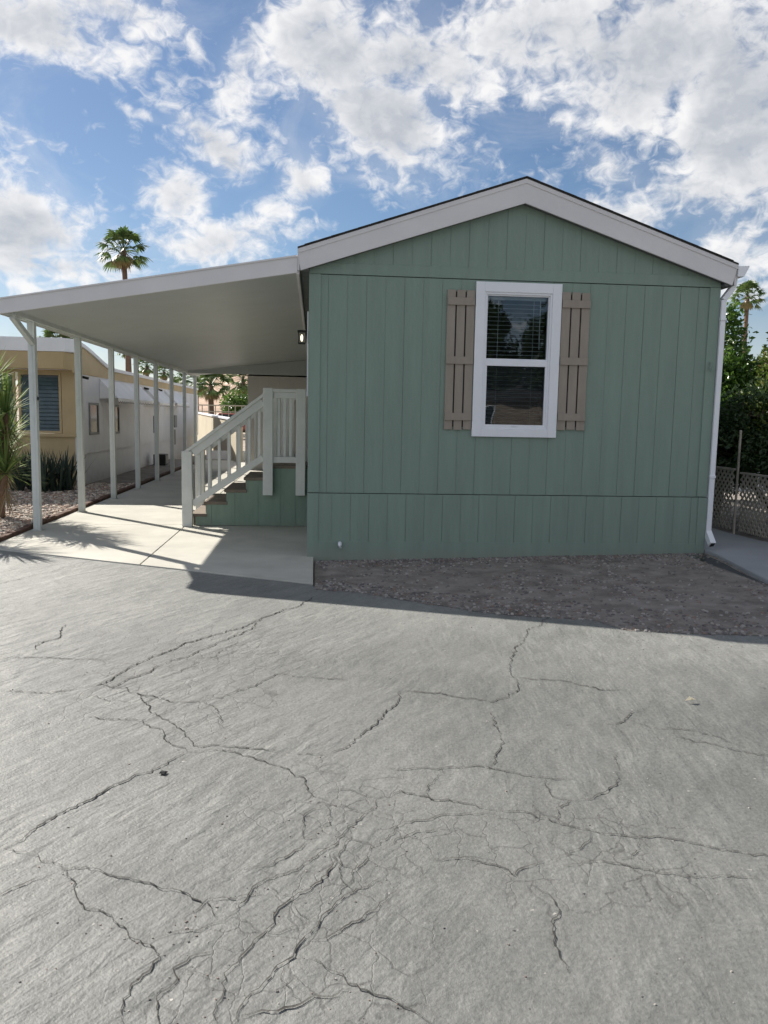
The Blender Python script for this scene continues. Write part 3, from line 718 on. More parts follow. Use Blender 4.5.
MB().prism([(-3.37,21.955,2.555),(-.1,21.955,2.555),(-.1,21.955,2.985),(-3.37,21.955,2.612)], (0,.04,0)).build('end_panel', m_alum, cp)
bm_ = MB()
bm_.box(-3.50,-3.455,9.56,CBK,2.565,2.645); bm_.box(-3.425,-3.38,9.62,CBK,2.565,2.645); bm_.box(-3.47,-3.41,9.60,CBK,2.572,2.60)
yy = 9.7
while yy < CBK:
    bm_.box(-3.53,-3.375,yy,yy+.05,2.646,2.668); yy += .1
bm_.build('beam', m_post, cp)
MB().box(-.20,-.17,CY1+.02,CBK,2.93,2.985).build('ledger', m_fascia, cp)
p = MB(); p.box(-.042,.042,-.042,-.03,0,2.57)
p.box(-.042,.042,.03,.042,0,2.57); p.box(-.042,-.03,-.03,.03,0,2.57); p.box(.03,.042,-.03,.03,0,2.57); p.box(-.012,.012,-.047,-.042,0,2.57)
p.box(-.06,.06,-.06,.06,-.01,.012)
post_o = None
m0 = p
for i in range(8):
    if i == 0:
        q = MB(); q.v = [(a-3.46+0, b+10.35, c) for a, b, c in p.v]; q.f = p.f
        post_o = q.build('post', m_post, cp, bevel=.003); post_o.location = (0,0,0)
    else:
        c_ = post_o.copy(); COL.objects.link(c_); c_.parent = cp; c_.location = (0, 1.935*i, 0)
MB().beam((-3.44,9.66,2.555),(-3.44,10.31,2.31), .06, .06, (1,0,0)).build('brace', m_post, cp, bevel=.003)
MB().box(-3.412,-3.404,10.33,10.36,1.62,1.66).build('screw_cap', m_black, cp)

# ------------------------------------------------------------------ entry stairs
SF, SB = 10.85, 11.98
st = empty('entry_stairs', (-.9, SF, 0), 'pale railed wooden stairs with green skirt climbing to the side door under the carport', 'stairs')
sw = MB(); nos = [-1.74,-1.47,-1.20,-.94,-.68]; tz = [.165,.33,.495,.66,.825]
poly = []
for x0, z in zip(nos, tz): poly += [(x0+.03, z-.04)]
def stair_prof(x):
    z = 0
    for x0, zz in zip(nos, tz):
        if x >= x0+.03: z = zz-.04
    return z
xs = [-1.60,-1.44,-1.17,-.91,-.65,-.09]
for yy in (SF+.03, SB-.03):
    sw = MB()
    sg = 1
    prev = -1.585
    cuts = sorted(set([-1.585,-.085]+[x0+.03 for x0 in nos[1:]]+[-1.37,-1.06,-.75,-.45,-.25]))
    for a, b in zip(cuts, cuts[1:]):
        gp = .004 if a in (-1.37,-1.06,-.75,-.45,-.25) else 0
        sw.box(a+gp, b, yy-.012, yy+.012, 0.005, stair_prof((a+b)/2))
        if gp: sw.box(a, a+gp, yy-.004, yy+.012, 0.005, stair_prof((a+b)/2))
    sw.build('skirt', m_green2, st)
for i, (x0, z) in enumerate(zip(nos, tz)):
    x1 = nos[i+1]+.04 if i < 4 else -.08
    t_ = MB(); t_.box(x0-.0+(0.10 if i == 0 else 0), x1, SF+.0, SB+.0, z-.04, z)
    if i < 4 or True: t_.box(x0+.02+(0.10 if i == 0 else 0), x0+.04+(0.10 if i == 0 else 0), SF+.045, SB-.045, z-.16, z-.041)
    t_.build('tread' if i < 4 else 'landing', m_tread, st, bevel=.004)
def railing(yc, side):
    e = yc
    def post(x0, x1, z0, z1): MB().box(x0,x1,e-.045,e+.045,z0,z1).build('newel_post', m_rail, st, bevel=.005)
    post(-1.742,-1.61,0,1.0); post(-.68,-.55,.43,1.85); post(-.245,-.12,.43,1.845)
    h = MB(); h.beam((-1.70,e,.985),(-.615,e,1.80), .084, .04); h.beam((-1.60,e,.975),(-.68,e,1.665), .035, .10); h.build('handrail', m_rail, st, bevel=.004)
    l = MB(); l.beam((-1.61,e,.30),(-.68,e,.93), .035, .085); l.build('bottom_rail', m_rail, st, bevel=.004)
    h = MB(); h.box(-.549,-.246,e-.041,e+.041,1.80,1.84); h.box(-.55,-.245,e-.018,e+.018,1.72,1.798); h.build('handrail', m_rail, st, bevel=.004)
    l = MB(); l.box(-.55,-.245,e-.018,e+.018,.865,.945); l.build('bottom_rail', m_rail, st, bevel=.004)
    k = 7
    for i in range(k):
        x = -1.60 + (i+.6)*(.92/k); zb = .30+(x+1.61)*.677-.04; zt = .975+(x+1.60)*.75
        MB().box(x-.019,x+.019,e+side*.018,e+side*.053,zb,zt).build('baluster', m_rail, st, bevel=.003)
    for x in (-.475,-.398,-.32):
        MB().box(x-.019,x+.019,e+side*.018,e+side*.053,.87,1.79).build('baluster', m_rail, st, bevel=.003)
railing(SF-.045, 1); railing(SB+.05, -1)

# ------------------------------------------------------------------ storage shed at the end of the carport
sd_ = empty('storage_shed', (-.95, 22, 0), 'pale grey flat panelled storage shed at the far end of the carport', 'shed')
w_ = MB()
for i in range(6):
    a = -1.80 + i*.285; w_.box(a, a+.282, 22.0, 22.03, .0, 2.52)
w_.box(-1.80,-1.77,22.03,24.1,0,2.60); w_.box(-.12,-.09,22.03,24.1,0,2.60); w_.box(-1.8,-.09,24.07,24.1,0,2.60)
w_.build('wall', m_shed, sd_)
MB().box(-1.86,-.06,22.0,24.15,2.602,2.63).build('roof', m_alum, sd_)

# ------------------------------------------------------------------ neighbouring trailer home on the left
nb = empty('trailer_home', (-7, 16.5, 0), 'retro trailer home with tan front, white metal sides and scalloped awnings left of the driveway', 'house')
NX, NY, NE = -4.72, 16.6, 33.0
w_ = MB(); yy = NY+.0
while yy < NE:
    w_.box(NX-.03, NX, yy, yy+.395, .62, 2.24); yy += .4
w_.box(NX-.05, NX-.012, NY, NE, .62, 2.24)
w_.build('side_wall', m_trail, nb)
s_ = MB(); yy = NY
while yy < NE: s_.box(NX-.06, NX-.03, yy, yy+.79, -.1, .615); yy += .8
s_.build('skirting', m_trail, nb)
# tan band with the swept top
def top(y):
    t = min(1, max(0, (y-16.4)/3.2)); t = t*t*(3-2*t); return 2.88*(1-t)+2.50*t
b_ = MB(); ys = [16.35+.25*i for i in range(68)]
for a, b in zip(ys, ys[1:]): b_.prism([(NX+.02,a,2.245),(NX+.02,b,2.245),(NX+.02,b,top(b)-.07),(NX+.02,a,top(a)-.07)], (-.03,0,0))
b_.build('side_band', m_tan, nb)
r_ = MB()
for a, b in zip(ys, ys[1:]):
    r_.prism([(NX+.06,a,top(a)-.075),(NX+.06,b,top(b)-.075),(NX+.06,b,top(b)),(NX+.06,a,top(a))], (-4.8,0,0))
r_.prism([(NX-4.8,16.05,2.70),(NX+.0,16.05,2.70),(NX+.06,16.35,2.70),(NX+.06,16.35,2.88),(NX+.0,16.1,2.86),(NX-4.8,16.1,2.86)][::1], (0,.02,0)) if False else None
r_.prism([(NX-4.8,16.08,2.625),(NX-.05,16.08,2.625),(NX+.06,16.30,2.625),(NX+.06,16.38,2.625),(NX-4.8,16.38,2.625)], (0,0,.255))
r_.build('roof', m_trailroof, nb)
f_ = MB()
f_.prism([(NX-4.75,16.10,2.62),(NX-.08,16.10,2.62),(NX-.12,16.16,2.30),(NX-4.75,16.16,2.30)], (0,.03,0))
f_.prism([(NX-.08,16.10,2.62),(NX+.05,16.36,2.60),(NX+.0,16.36,2.28),(NX-.12,16.16,2.30)], (-.02,.02,0))
f_.prism([(NX-4.75,16.13,2.30),(NX-.12,16.17,2.30),(NX-.02,16.40,2.30),(NX-4.75,16.40,2.30)], (0,0,.02))
f_.box(NX-4.8,NX-.05,NY,NY+.05,-.1,.98)
f_.box(NX-.29,NX-.04,NY-.01,NY+.05,.98,2.30)
f_.prism([(NX-.04,NY-.012,.98),(NX+.02,NY-.012,2.3),(NX-.06,NY-.012,2.3),(NX-.06,NY-.012,.98)], (0,.04,0))
f_.box(NX-4.8,NX-.29,NY-.005,NY+.05,2.24,2.30)
f_.box(NX-4.8,NX-.02,NY-.05,NY+.05,.981,1.045)
f_.build('front_wall', m_tan, nb)
m_backroom = m_dark
for k, (x0, x1) in enumerate([(NX-1.12,NX-.30),(NX-2.1,NX-1.18),(NX-3.1,NX-2.16),(NX-4.4,NX-3.2)]):
    wn_ = MB(); frame(wn_, x0, x1, 1.05, 2.24, NY-.012, NY+.03, .045); wo = wn_.build('window', m_tan, nb)
    l_ = MB(); z = 1.12
    while z < 2.15: l_.beam((x0+.05,NY+.02,z),(x1-.05,NY+.02,z), .085, .005, (0,-1,.35)); z += .076
    l_.build('jalousie', m_louvre, wo); MB().box(x0+.03,x1-.03,NY+.075,NY+.085,1.06,2.23).build('dark_room', m_win, wo)
for (y0, y1, z0, z1) in ((17.42,18.15,1.0,1.68),(19.25,20.0,.98,1.66),(24.2,24.9,.9,1.4)):
    wn_ = MB()
    for (a,b,c,d) in ((y0,y0+.05,z0,z1),(y1-.05,y1,z0,z1),(y0+.05,y1-.05,z0,z0+.05),(y0+.05,y1-.05,z1-.05,z1)): wn_.box(NX-.01,NX+.025,a,b,c,d)
    wo = wn_.build('window', m_grey, nb); MB().box(NX-.005,NX+.006,y0+.05,y1-.05,z0+.05,z1-.05).build('pane', m_win, wo)
def awning(y0, y1, zt, zb, out):
    a_ = MB(); n = int((y1-y0)/.2); 
    for i in range(n):
        a = y0+(y1-y0)*i/n; b = y0+(y1-y0)*(i+1)/n
        a_.add([(NX+.005,a,zt),(NX+.005,b,zt),(NX+out,b,zb),(NX+out,a,zb)], [(0,1,2,3)])
        a_.add([(NX+.005,a,zt-.012),(NX+.005,b,zt-.012),(NX+out-.005,b,zb-.012),(NX+out-.005,a,zb-.012)], [(3,2,1,0)])
        m_ = (a+b)/2   # scallop
        a_.add([(NX+out,a,zb),(NX+out,b,zb),(NX+out,b,zb-.05),(NX+out,m_+.05,zb-.085),(NX+out,m_-.05,zb-.085),(NX+out,a,zb-.05)], [(0,1,2,3,4,5)])
    for yy in (y0, y1): a_.add([(NX+.005,yy,zt),(NX+out,yy,zb),(NX+.005,yy,zb-.02)], [(0,1,2)])
    ao = a_.build('awning', m_trailroof, nb, fix=False)
    t_ = MB()
    for i in range(n):
        a = y0+(y1-y0)*i/n; b = y0+(y1-y0)*(i+1)/n; m_ = (a+b)/2; X1 = NX+out+.004
        t_.add([(X1,a,zb-.05),(X1,m_-.05,zb-.085),(X1,m_+.05,zb-.085),(X1,b,zb-.05),(X1,b,zb-.068),(X1,m_+.045,zb-.108),(X1,m_-.045,zb-.108),(X1,a,zb-.068)], [(0,1,6,7),(1,2,5,6),(2,3,4,5)])
    t_.build('scalloped_trim', m_black, ao, fix=False); return ao
awning(18.3, 22.4, 2.21, 1.80, .40); awning(23.0, 25.4, 2.2, 1.78, .42); awning(26, 28.5, 2.2, 1.8, .4)
for (yy, zz) in ((17.0,2.19),(23.0,2.17),(25.0,2.19)):
    MB().beam((NX+.0,yy,zz),(NX+.13,yy-.03,zz-.03), .05, .05).build('floodlight', m_black, nb)
e_ = MB(); e_.box(NX,NX+.14,27.1,27.5,1.02,1.42); e_.box(NX,NX+.1,27.15,27.45,.45,.95); e_.build('meter_box', m_grey, nb, bevel=.01)
ac = MB(); ac.box(-4.62,-3.95,23.5,24.1,.0,.05)
ab = empty('water_softener_crate', (-4.25, 23.4, 0), 'low dark utility box standing against the white trailer wall', 'utility box')
MB().box(-4.56,-4.22,23.3,23.75,.0,.32).build('case', m_black, ab, bevel=.02)
MB().box(-4.58,-4.2,23.28,23.77,-.04,-.001).build('pedestal', m_grey, ab, bevel=.01)
MB().box(-4.219,-4.212,23.34,23.71,.05,.28).build('grille', m_grey, ab)

# ------------------------------------------------------------------ vegetation
m_yucca = leaf_mat('yucca_leaf', (.09,.17,.05), (.30,.38,.12), trans=.35, rough=.7)
m_yucca_dead = leaf_mat('dead_leaf', (.22,.16,.09), (.32,.25,.15), trans=.1)
m_agave = leaf_mat('sword_leaf', (.028,.05,.04), (.07,.10,.075), trans=.12)
m_frond = leaf_mat('palm_frond', (.05,.10,.03), (.14,.20,.06), trans=.35)
m_fronddead = leaf_mat('dead_frond', (.28,.22,.10), (.36,.30,.16), trans=.15)
m_citrus = leaf_mat('shrub_leaf', (.04,.10,.018), (.15,.25,.05), trans=.35, rough=.3)
m_bush2 = leaf_mat('bush_leaf', (.07,.12,.02), (.20,.25,.06), trans=.35, brown=(.25,.15,.06))
m_dense = leaf_mat('evergreen_leaf', (.02,.045,.015), (.06,.10,.03), trans=.25)

def blade(mb, base, d, L_, w, droop=.3, n=4, fold=.0):
    d = V(d).normalized(); sd = d.cross(V((0,0,1)))
    if sd.length < .05: sd = V((1,0,0))
    sd.normalize(); p = V(base); vs = []
    for i in range(n+1):
        t = i/n; ww = w*(.55+.9*t)*(1-t)**.55 if t > 0 else w*.5
        if i == n: ww = w*.04
        vs += [p - sd*ww/2, p + sd*ww/2]
        d = (d + V((0,0,-droop/n*(.4+t)))).normalized(); p = p + d*L_/n
    mb.add(vs, [(2*i,2*i+1,2*i+3,2*i+2) for i in range(n)])
def rosette(mb, c, L_, n, w, low=-.5, droop=.35):
    for _ in range(n):
        a = random.random()*6.283; e = low + (1.5-low)*random.random()**.9
        d = (math.cos(a)*math.cos(e), math.sin(a)*math.cos(e), math.sin(e))
        blade(mb, V(c)+V(d)*.03, d, L_*random.uniform(.75,1.1), w*random.uniform(.7,1.1), droop*random.uniform(.4,1.5))
def yucca(loc, heads, label):
    root = empty('yucca', loc, label, 'yucca'); x, y, _ = loc
    tb = MB()
    for (dx, dy, z) in heads:
        tb.tube([(x,y,-.05),(x+dx*.25,y+dy*.25,z*.4),(x+dx*.9,y+dy*.9,z*.85),(x+dx,y+dy,z)], [.065,.05,.04,.035], 8)
    tb.build('trunk', m_trunk, root)
    hb = MB(); db = MB()
    for (dx, dy, z) in heads:
        rosette(hb, (x+dx,y+dy,z), .55, 120, .032, -.35, .25)
        for _ in range(22):
            a = random.random()*6.283; blade(db, (x+dx,y+dy,z-.06-random.random()*.25), (math.cos(a),math.sin(a),-.8-random.random()), .36, .022, .5)
    hb.build('crown', m_yucca, root, fix=False); db.build('dead_leaves', m_yucca_dead, root, fix=False)
yucca((-4.42,11.7,0), [(.02,-.3,1.80),(.20,-.2,1.45),(-.3,-.1,1.75),(.16,-.1,1.12),(.05,.05,.85),(-.25,-.2,1.25),(.18,-.25,.62),(-.1,-.3,1.0)], 'large spiky yucca with several heads growing in the pebbles by the first carport post')
yucca((-4.75,10.35,0), [(0,0,1.55),(.1,-.1,1.0)], 'spiky yucca at the left end of the pebble bed, nearest the road')
agl = [(-5.55,15.55,'sword leaved plant under the tan window, leftmost of the dark clump'),(-5.3,15.75,'taller sword leaved plant, second from the left in the dark clump'),
       (-5.08,15.4,'sword leaved plant in the middle of the dark clump under the tan window'),(-4.86,15.6,'sword leaved plant, second from the right in the dark clump'),(-4.68,15.75,'sword leaved plant beside the corner of the trailer, rightmost of the dark clump')]
for (x, y, lb) in agl:
    mb = MB()
    for _ in range(46):
        a = random.random()*6.283; e = random.uniform(.75, 1.45)
        blade(mb, (x+random.uniform(-.09,.09),y+random.uniform(-.09,.09),-.03), (math.cos(a)*math.cos(e), math.sin(a)*math.cos(e), math.sin(e)), random.uniform(.55,.92), .055, .05, 4)
    tag(mb.build('sword_plant', m_agave, origin=(x,y,0), fix=False), lb, 'plant', 'sword leaved plants under the trailer window')

def fan_palm(loc, H_, R_, label, group='fan palms against the sky', trunk_r=.22, seed=1, lean=(0,0), proto=None):
    random.seed(seed)
    root = empty('fan_palm', loc, label, 'palm tree', group); x, y, z0 = loc
    tp = V((x+lean[0], y+lean[1], z0+H_))
    MB().tube([(x,y,z0-.3),(x+lean[0]*.2,y+lean[1]*.2,z0+H_*.4),(x+lean[0]*.6,y+lean[1]*.6,z0+H_*.8),tuple(tp)], [trunk_r*1.3,trunk_r*.9,trunk_r*.75,trunk_r*.8], 10).build('trunk', m_trunk, root, smooth=True)
    live = MB(); dead = MB()
    for i in range(42):
        isd = i >= 33
        a = random.random()*6.283; e = random.uniform(-1.3,-.6) if isd else (-.65+2.1*((i+.5)/33)**.85 + random.uniform(-.12,.12)); a = i*2.399+random.uniform(-.25,.25)
        d = V((math.cos(a)*math.cos(e), math.sin(a)*math.cos(e), math.sin(e)))
        mb = dead if isd else live
        pl = R_*random.uniform(.50,.66)*(.55 if isd else 1); 
        p1 = tp + d*pl + V((0,0,-pl*.08))
        mb.beam(tp, p1, R_*.022, R_*.012)
        # fan
        sd_v = d.cross(V((0,0,1))); 
        if sd_v.length < .1: sd_v = V((1,0,0))
        sd_v.normalize(); nrm = sd_v.cross(d)
        k = 15; fr_ = R_*random.uniform(.46,.58)*(.8 if isd else 1)
        for j in range(k):
            t = (j+.5)/k*2-1; an = t*1.45
            dd = (d*math.cos(an) + sd_v*math.sin(an) - nrm*(.25*abs(t))).normalized()
            L_ = fr_*(1-.25*abs(t))*random.uniform(.85,1.1)
            pp = d.cross(dd); w = fr_*.075
            sdl = dd.cross(nrm).normalized()*w
            q1 = p1 + dd*L_*.6 + V((0,0,-.03*R_)); q2 = p1 + dd*L_ + V((0,0,-.16*R_))
            mb.add([p1, q1-sdl, q1+sdl, q2], [(0,1,2),(1,3,2)])
    live.build('crown', m_frond, root, fix=False); dead.build('dead_fronds', m_fronddead, root, fix=False)
    return root
fan_palm((-12.9,58,0), 12.5, 1.8, 'lone fan palm rising above the carport roof against the sky', seed=4, lean=(-.25,0))
fan_palm((49.2,90,0), 16.0, 2.05, 'fan palm with a thin trunk standing behind the right roof corner', seed=9, trunk_r=.3, lean=(-.1,0))

def at_px(u, v, Y):
    d = fw + rt*((u-384)/F) - up*((v-512)/F); t = Y/d.y; return d.x*t, CH+d.z*t
for (u, v, Y, R_, lb) in ((57,343,60,1.5,'fan palm with fronds just peeking over the trailer roof beside the first post'),(128,350,90,1.3,'dark fan palm seen between the second and third carport posts'),(147,366,95,1.5,'fan palm seen between the fourth and fifth carport posts'),
        (164,372,110,1.4,'fan palm seen between the fifth and sixth carport posts'),(178,388,100,1.6,'small fan palm seen between the two farthest open post gaps'),
        (196,380,70,1.9,'fan palm just left of the tall palms behind the beige wall'),(211,385,64,1.7,'pale topped fan palm behind the beige wall at the end of the driveway'),
        (243,380,75,1.9,'fan palm beside the far corner of the grey shed')):
    x, z = at_px(u, v, Y); fan_palm((x,Y,0), z, R_, lb, 'fan palms at the far end of the driveway', seed=int(u*7), trunk_r=.26)

def leaf_cloud(mb, blobs, n, size, gap=.0, seed=0, shell=.55):
    r = np.random.default_rng(seed); wts = np.array([b[3]*b[4]*b[5] for b in blobs]); wts = wts/wts.sum()
    cnt = 0
    while cnt < n:
        b = blobs[r.choice(len(blobs), p=wts)]
        d = r.normal(size=3); d /= np.linalg.norm(d); rr = shell + (1-shell)*r.random()**.6
        p = V((b[0]+d[0]*rr*b[3], b[1]+d[1]*rr*b[4], b[2]+d[2]*rr*b[5]))
        if mnoise.noise(p*2.1) < gap-.12 + (.25 if rr > .93 else 0): continue
        # a twig's worth of leaves
        for _ in range(5):
            q = p + V(tuple(r.normal(size=3)*size*.9)); a = V(tuple(r.normal(size=3))) + V(tuple(d*.8)) + V((0,0,-.15)); a.normalize()
            s = V(tuple(r.normal(size=3))).cross(a); 
            if s.length < .05: continue
            s.normalize(); L_ = size*r.uniform(.7,1.25); w = L_*.27; nn = a.cross(s)*w*.35
            mb.add([q, q+a*L_*.45+s*w+nn, q+a*L_*.5, q+a*L_*.45-s*w+nn, q+a*L_], [(0,1,2),(1,4,2),(0,2,3),(3,2,4)])
            cnt += 1
def tree(name, loc, blobs, n, size, m, label, cat, group=None, trunk=.07, seed=1, gap=0.):
    root = empty(name, loc, label, cat, group); mb = MB(); x, y, z = loc
    for b in blobs:
        tb0 = V((x,y,z-.1)); e = V((b[0],b[1],b[2])); mid = tb0.lerp(e, .5) + V((0,0,b[5]*.2))
        mb.tube([tb0, tb0.lerp(mid,.6)+V((.04,.03,0)), mid, e], [trunk,trunk*.8,trunk*.6,trunk*.25], 7)
        for k in range(6):
            d = V((random.uniform(-1,1)*b[3], random.uniform(-1,1)*b[4], random.uniform(-.6,1)*b[5]))*.8
            mb.tube([e-d*.1, e+d*.5, e+d], [trunk*.3,trunk*.2,trunk*.08], 5)
    mb.build('trunk', m_bark, root)
    lb = MB(); leaf_cloud(lb, blobs, n, size, seed=seed, gap=gap); lb.build('crown', m, root, fix=False)
    return root
tree('shrub', (6.35,12.2,0), [(6.2,12.1,1.95,.45,.6,.7),(6.25,12.1,2.68,.25,.3,.6),(6.5,12,1.6,.8,.8,.8),(6.0,11.6,1.3,.5,.6,.6),(6.66,12.3,2.05,.40,.5,.62)], 26000, .085, m_citrus,
     'tall glossy green shrub right behind the downspout corner', 'shrub', seed=2)
tree('shrub', (7.2,10.9,0), [(6.95,11.2,2.3,.5,.55,.75),(6.6,10.8,1.55,.7,.7,.6),(6.2,10.4,1.2,.55,.6,.45),(7.5,11.4,2.75,.42,.45,.5),(7.6,10.7,1.5,.8,.8,.8)], 20000, .08, m_bush2,
     'yellow green shrub at the right edge hanging over the lattice fence', 'shrub', seed=5)
tree('shrub', (6.4,10.0,0), [(5.9,10.3,1.10,.45,.6,.42),(6.1,9.5,1.05,.55,.6,.42),(5.85,11.3,1.1,.45,.7,.55),(6.0,10.4,1.6,.45,.6,.4)], 15000, .075, m_dense, 'low dark shrub right behind the lattice fence', 'shrub', seed=8)
tree('shrub', (6.6,15.5,0), [(6.5,15.5,1.6,1.0,1.,1.2),(7.8,15,1.6,1.0,1.,1.2)], 9000, .1, m_dense, 'dark shrub farther back along the side path, behind the taller shrub', 'shrub', seed=12)
tree('bush', (-5.6,60,0), [(-5.7,60,2.1,.9,1,.95),(-4.9,60,1.9,.9,1,.8),(-6.3,61,1.8,.5,1,.7)], 3500, .22, m_citrus, 'green rounded bush behind the beige wall at the end of the driveway', 'bush', seed=3)
for i, (x, y, s, lb) in enumerate(((-1.5,70,3.2,'broad dark tree behind the grey shed'),(20,50,2.8,'dark tree far behind the side path'))):
    tree('tree', (x,y,0), [(x,y,s*.9,s*.9,s*.8,s*.7),(x+s*.5,y,s*.7,s*.6,s*.6,s*.5),(x-s*.5,y,s*.7,s*.6,s*.6,s*.5)], 4000, .3, m_dense, lb, 'tree', seed=20+i, trunk=.2)

# trees across the road, mirrored in the window
tree('tree', (7.6,-18,0), [(7.6,-18,5.0,.8,1.2,1.4),(7.3,-18.5,3.6,1.1,1.3,1.1),(8.1,-18,3.6,.7,1.,1.0)], 9000, .2, m_dense, 'bushy tree across the road, left one of the pair mirrored in the window', 'tree', 'trees across the road', trunk=.18, seed=31)
tree('tree', (10.1,-18,0), [(10.1,-18,4.9,.85,1.3,1.3),(9.9,-18.5,3.5,1.0,1.3,1.1),(11.2,-18,3.4,1.4,1.3,1.2)], 9000, .2, m_dense, 'bushy tree across the road, right one of the pair mirrored in the window', 'tree', 'trees across the road', trunk=.18, seed=32)
oh = empty('brown_house', (7,-15,0), 'low brown home with a shallow roof across the road, mirrored in the lower window pane', 'house')
MB().box(1,14,-19+3.2,-14.9,-.1,2.35).build('wall', mat('brown_stucco', (.30,.23,.18), .9, .2, 3), oh)
MB().prism([(.6,-14.6,2.35),(14.4,-14.6,2.35),(14.4,-15.3,2.75),(.6,-15.3,2.75)], (0,-.9,0)).build('roof', m_shingle, oh)
for xx in (3,6,10.5):
    q = MB().box(xx,xx+1.2,-14.898,-14.86,1.0,2.0).build('window', m_white, oh); MB().box(xx+.06,xx+1.14,-14.859,-14.85,1.06,1.94).build('pane', m_win, q)

# ------------------------------------------------------------------ lattice fence
lf = empty('lattice_fence', (5.45,9.9,.1), 'low weathered brown lattice fence along the right side of the path', 'fence')
def lattice(y0, y1, z0, z1, x, dx=0):
    mb = MB(); H_ = z1-z0; Wd = y1-y0; stp = .098
    n = int((Wd+H_)/stp)+1
    for i in range(n):
        s = i*stp
        # rising to +y
        a = max(0, s-H_); b = min(Wd, s)
        if b > a+.02:
            mb.beam((x,y0+a,z0+ (s-a) if s-a <= H_ else z1),(x,y0+b,z0+max(0,s-b)), .008, .030, (1,0,0)) if False else None
            p = V((x-.005, y0+a, z0+min(H_, s-a))); q = V((x-.005, y0+b, z0+max(0, s-b)))
            mb.beam(p, q, .026, .008, (1,0,0))
            p = V((x+.005, y0+a, z1-min(H_, s-a))); q = V((x+.005, y0+b, z1-max(0, s-b)))
            mb.beam(p, q, .026, .008, (1,0,0))
    return mb
lattice(6.6,9.87,.13,.86,5.475).build('lattice_panel', m_lat, lf); lattice(9.97,13.6,.13,.90,5.43).build('lattice_panel', m_lat, lf)
for yy, zt, w in ((9.92,1.42,.012),(13.65,1.1,.04),(6.55,1.05,.04)):
    MB().box(5.45-w,5.45+w,yy-w,yy+w,-.1,zt).build('post', m_lat, lf, bevel=.003)
r_ = MB(); r_.box(5.455,5.495,6.6,9.88,.862,.885); r_.box(5.41,5.45,9.96,13.6,.902,.925); r_.build('top_rail', m_lat, lf)
tag(MB().prism([(5.52,6.5,.02),(7.8,6.0,.02),(14,6,.02),(14,26,.02),(5.5,26,.02)], (0,0,-.15)).build('soil', m_dirt), kind='structure')

# pale home farther right, glimpsed through the leaves
rh = empty('pale_house', (12,20,0), 'pale house glimpsed through the leaves of the right hand shrubs', 'house')
w_ = MB().box(9.2,13.8,17,32,0,2.6); w_.build('wall', m_trail, rh); w_ = MB().prism([(8.9,16.7,2.6),(14.1,16.7,2.6),(11.5,16.7,3.0)], (0,15.6,0)); w_.build('roof', m_trailroof, rh)
for yy in (19,23,27):
    q = MB().box(9.17,9.199,yy,yy+1.1,1.1,2.1).build('window', m_white, rh); MB().box(9.155,9.169,yy+.06,yy+1.04,1.16,2.04).build('pane', m_win, q)

# ------------------------------------------------------------------ far end of the driveway
bw = MB(); n_ = V((-.976,-.22,0))*.2
A_, B_ = V((-2.45,25.7,0)), V((-8.3,51.5,0))
bw.add([A_, B_, B_-n_, A_-n_, A_+V((0,0,1.27)), B_+V((0,0,1.66)), B_-n_+V((0,0,1.66)), A_-n_+V((0,0,1.27))], [(3,2,1,0),(4,5,6,7),(0,1,5,4),(1,2,6,5),(2,3,7,6),(3,0,4,7)])
bo = bw.build('garden_wall', m_beige, origin=(-4,30,0)); tag(bo, 'plain beige garden wall beyond the far end of the driveway', 'wall')
cb_ = MB(); cb_.beam(A_-n_/2+V((0,0,1.30)), B_-n_/2+V((0,0,1.69)), .28, .05); cb_.build('coping', m_white, bo)
rf_ = MB()
for i in range(16):
    x = -10.2+i*.42; rf_.box(x,x+.06,53.0,53.04,1.0,2.05)
rf_.box(-10.2,-3.6,52.98,53.06,2.0,2.07); rf_.box(-10.2,-3.6,52.98,53.06,1.6,1.66)
tag(rf_.build('picket_fence', m_beige, origin=(-6.4,53,0)), 'small pale rail fence just above the beige wall', 'fence')
def parked(label, x, y):
    c = empty('parked_car', (x,y,0), label, 'car')
    b = MB(); pr_ = [(-2.1,.35),(2.15,.35),(2.2,.75),(1.9,.95),(1.0,1.0),(.4,1.42),(-1.1,1.45),(-1.7,1.02),(-2.15,.95)]
    b.prism([(x+a,y-.85,z+.1) for a, z in pr_], (0,1.7,0)); b.build('body', m_red, c, bevel=.06)
    b = MB(); b.prism([(x+a,y-.87,z+.1) for a, z in [(.95,1.03),(.38,1.36),(-1.05,1.38),(-1.5,1.03)]], (0,1.74,0)); b.build('side_window', m_win, c)
    for wx in (-1.35,1.35):
        for wy in (-.86,.66): MB().tube([(x+wx,y+wy,.33),(x+wx,y+wy+.2,.33)], .33, 16).build('wheel', m_black, c)
parked('faded red parked car behind the beige wall beside the green bush', -5.2, 55)
# low kerb wall seen through the stair balusters
tag(MB().box(-3.56,0,27.0,27.15,0,.28).build('kerb_wall', m_white, origin=(-1.7,27,0)), 'low white kerb wall across the driveway seen through the balusters', 'wall')

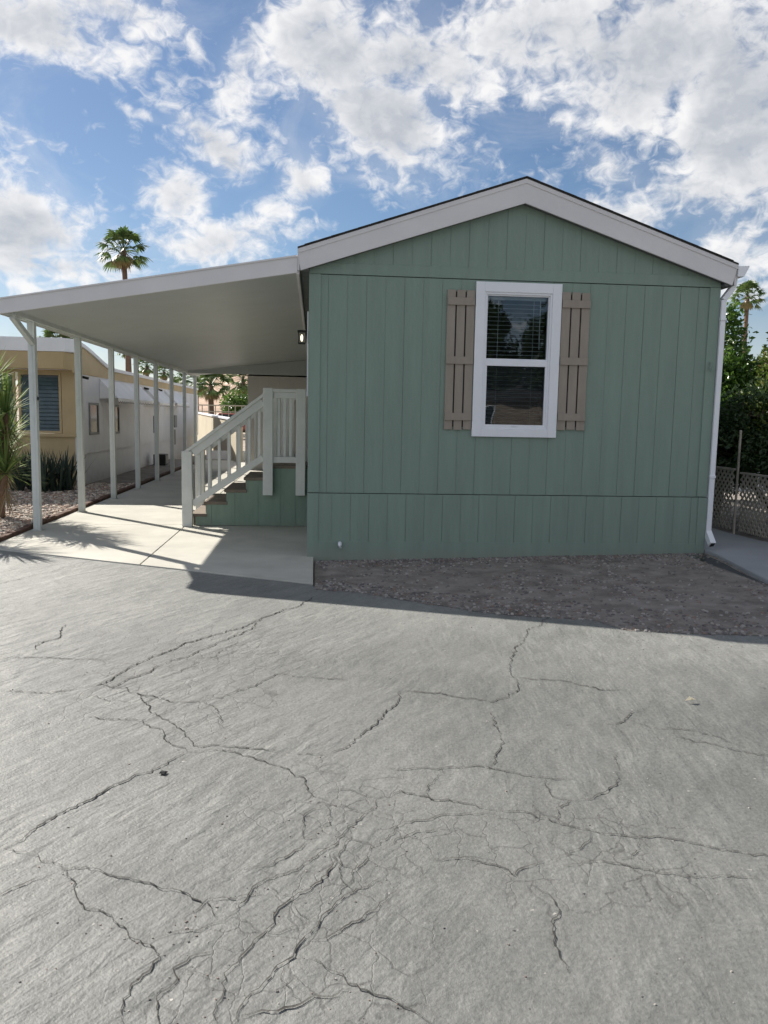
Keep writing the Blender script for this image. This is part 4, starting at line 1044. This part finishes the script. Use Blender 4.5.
# ------------------------------------------------------------------ hills
def hills():
    mb = MB(); n = 160; rows = 10; idx = {}
    for i in range(n+1):
        az = math.radians(-75+150*i/n); azd = math.degrees(az)
        e = 1.2 + 1.4*mnoise.noise(V((azd*.09, 3, 0))) + .5*mnoise.noise(V((azd*.35, 9, 0)))
        e += 4.2/(1+math.exp(-(azd+7.0)*1.6)) if azd < 10 else 4.2
        e = max(.15, e)*(.75 if azd > 15 else 1)
        for j in range(rows+1):
            t = j/rows; D_ = 900 + 900*t; h = D_*math.tan(math.radians(e))*(t**.8) * (1 + .25*mnoise.noise(V((azd*.5, t*4, 1))) * (1-t))
            idx[i,j] = len(mb.v); mb.v.append((D_*math.sin(az), D_*math.cos(az), h-.3))
    mb.f = [(idx[i,j],idx[i+1,j],idx[i+1,j+1],idx[i,j+1]) for i in range(n) for j in range(rows)]
    return mb
tag(hills().build('hills', m_hill, smooth=True), kind='structure')

# ------------------------------------------------------------------ small litter on the road
x, y = ground_pt(690,703,ROADZ); tag(MB().add([(x-.03,y,0),(x,y-.015,.012),(x+.035,y+.005,.004),(x+.005,y+.02,.018)], [(0,1,2),(0,2,3)]).build('dry_leaf', m_litter, origin=(x,y,0)), 'small pale dry leaf lying on the right of the road', 'leaf')
x, y = ground_pt(163,774,ROADZ); mb = MB(); stones(mb, [(x,y,ROADZ+.004)], .022, .026, .3); tag(mb.build('bark_chip', m_black, origin=(x,y,0)), 'dark chip beside the long diagonal crack in the road', 'chip')
mb = MB(); pts = []
for _ in range(170):
    u = random.uniform(-20,790); v = 600+random.random()**1.3*430; x, y = ground_pt(u, v, ROADZ)
    if y > edge_y(x)-.05: continue
    pts.append((x, y, ROADZ))
for _ in range(900):
    x = random.uniform(.1,4.5); pts.append((x, edge_y(x)-random.random()**2.5*.7, ROADZ))
for _, tp in TR[5:16]:
    for u, v in tp:
        for k in range(2):
            x, y = ground_pt(u, v, ROADZ); pts.append((x+random.gauss(0,.03), y+random.gauss(0,.03), ROADZ))
stones(mb, pts, .0025, .008)
tag(mb.build('road_grit', m_chip, fix=False), 'fine loose grit scattered on the cracked road', 'grit', kind='stuff')

# ------------------------------------------------------------------ output
scn.view_settings.view_transform = 'Standard'; scn.view_settings.look = 'None'; scn.view_settings.gamma = 1
scn.view_settings.use_curve_mapping = False; scn.view_settings.exposure = .80
scn.render.engine = 'CYCLES'; scn.cycles.use_denoising = True; scn.cycles.max_bounces = 8; scn.cycles.transparent_max_bounces = 12
scn.cycles.sample_clamp_indirect = 8
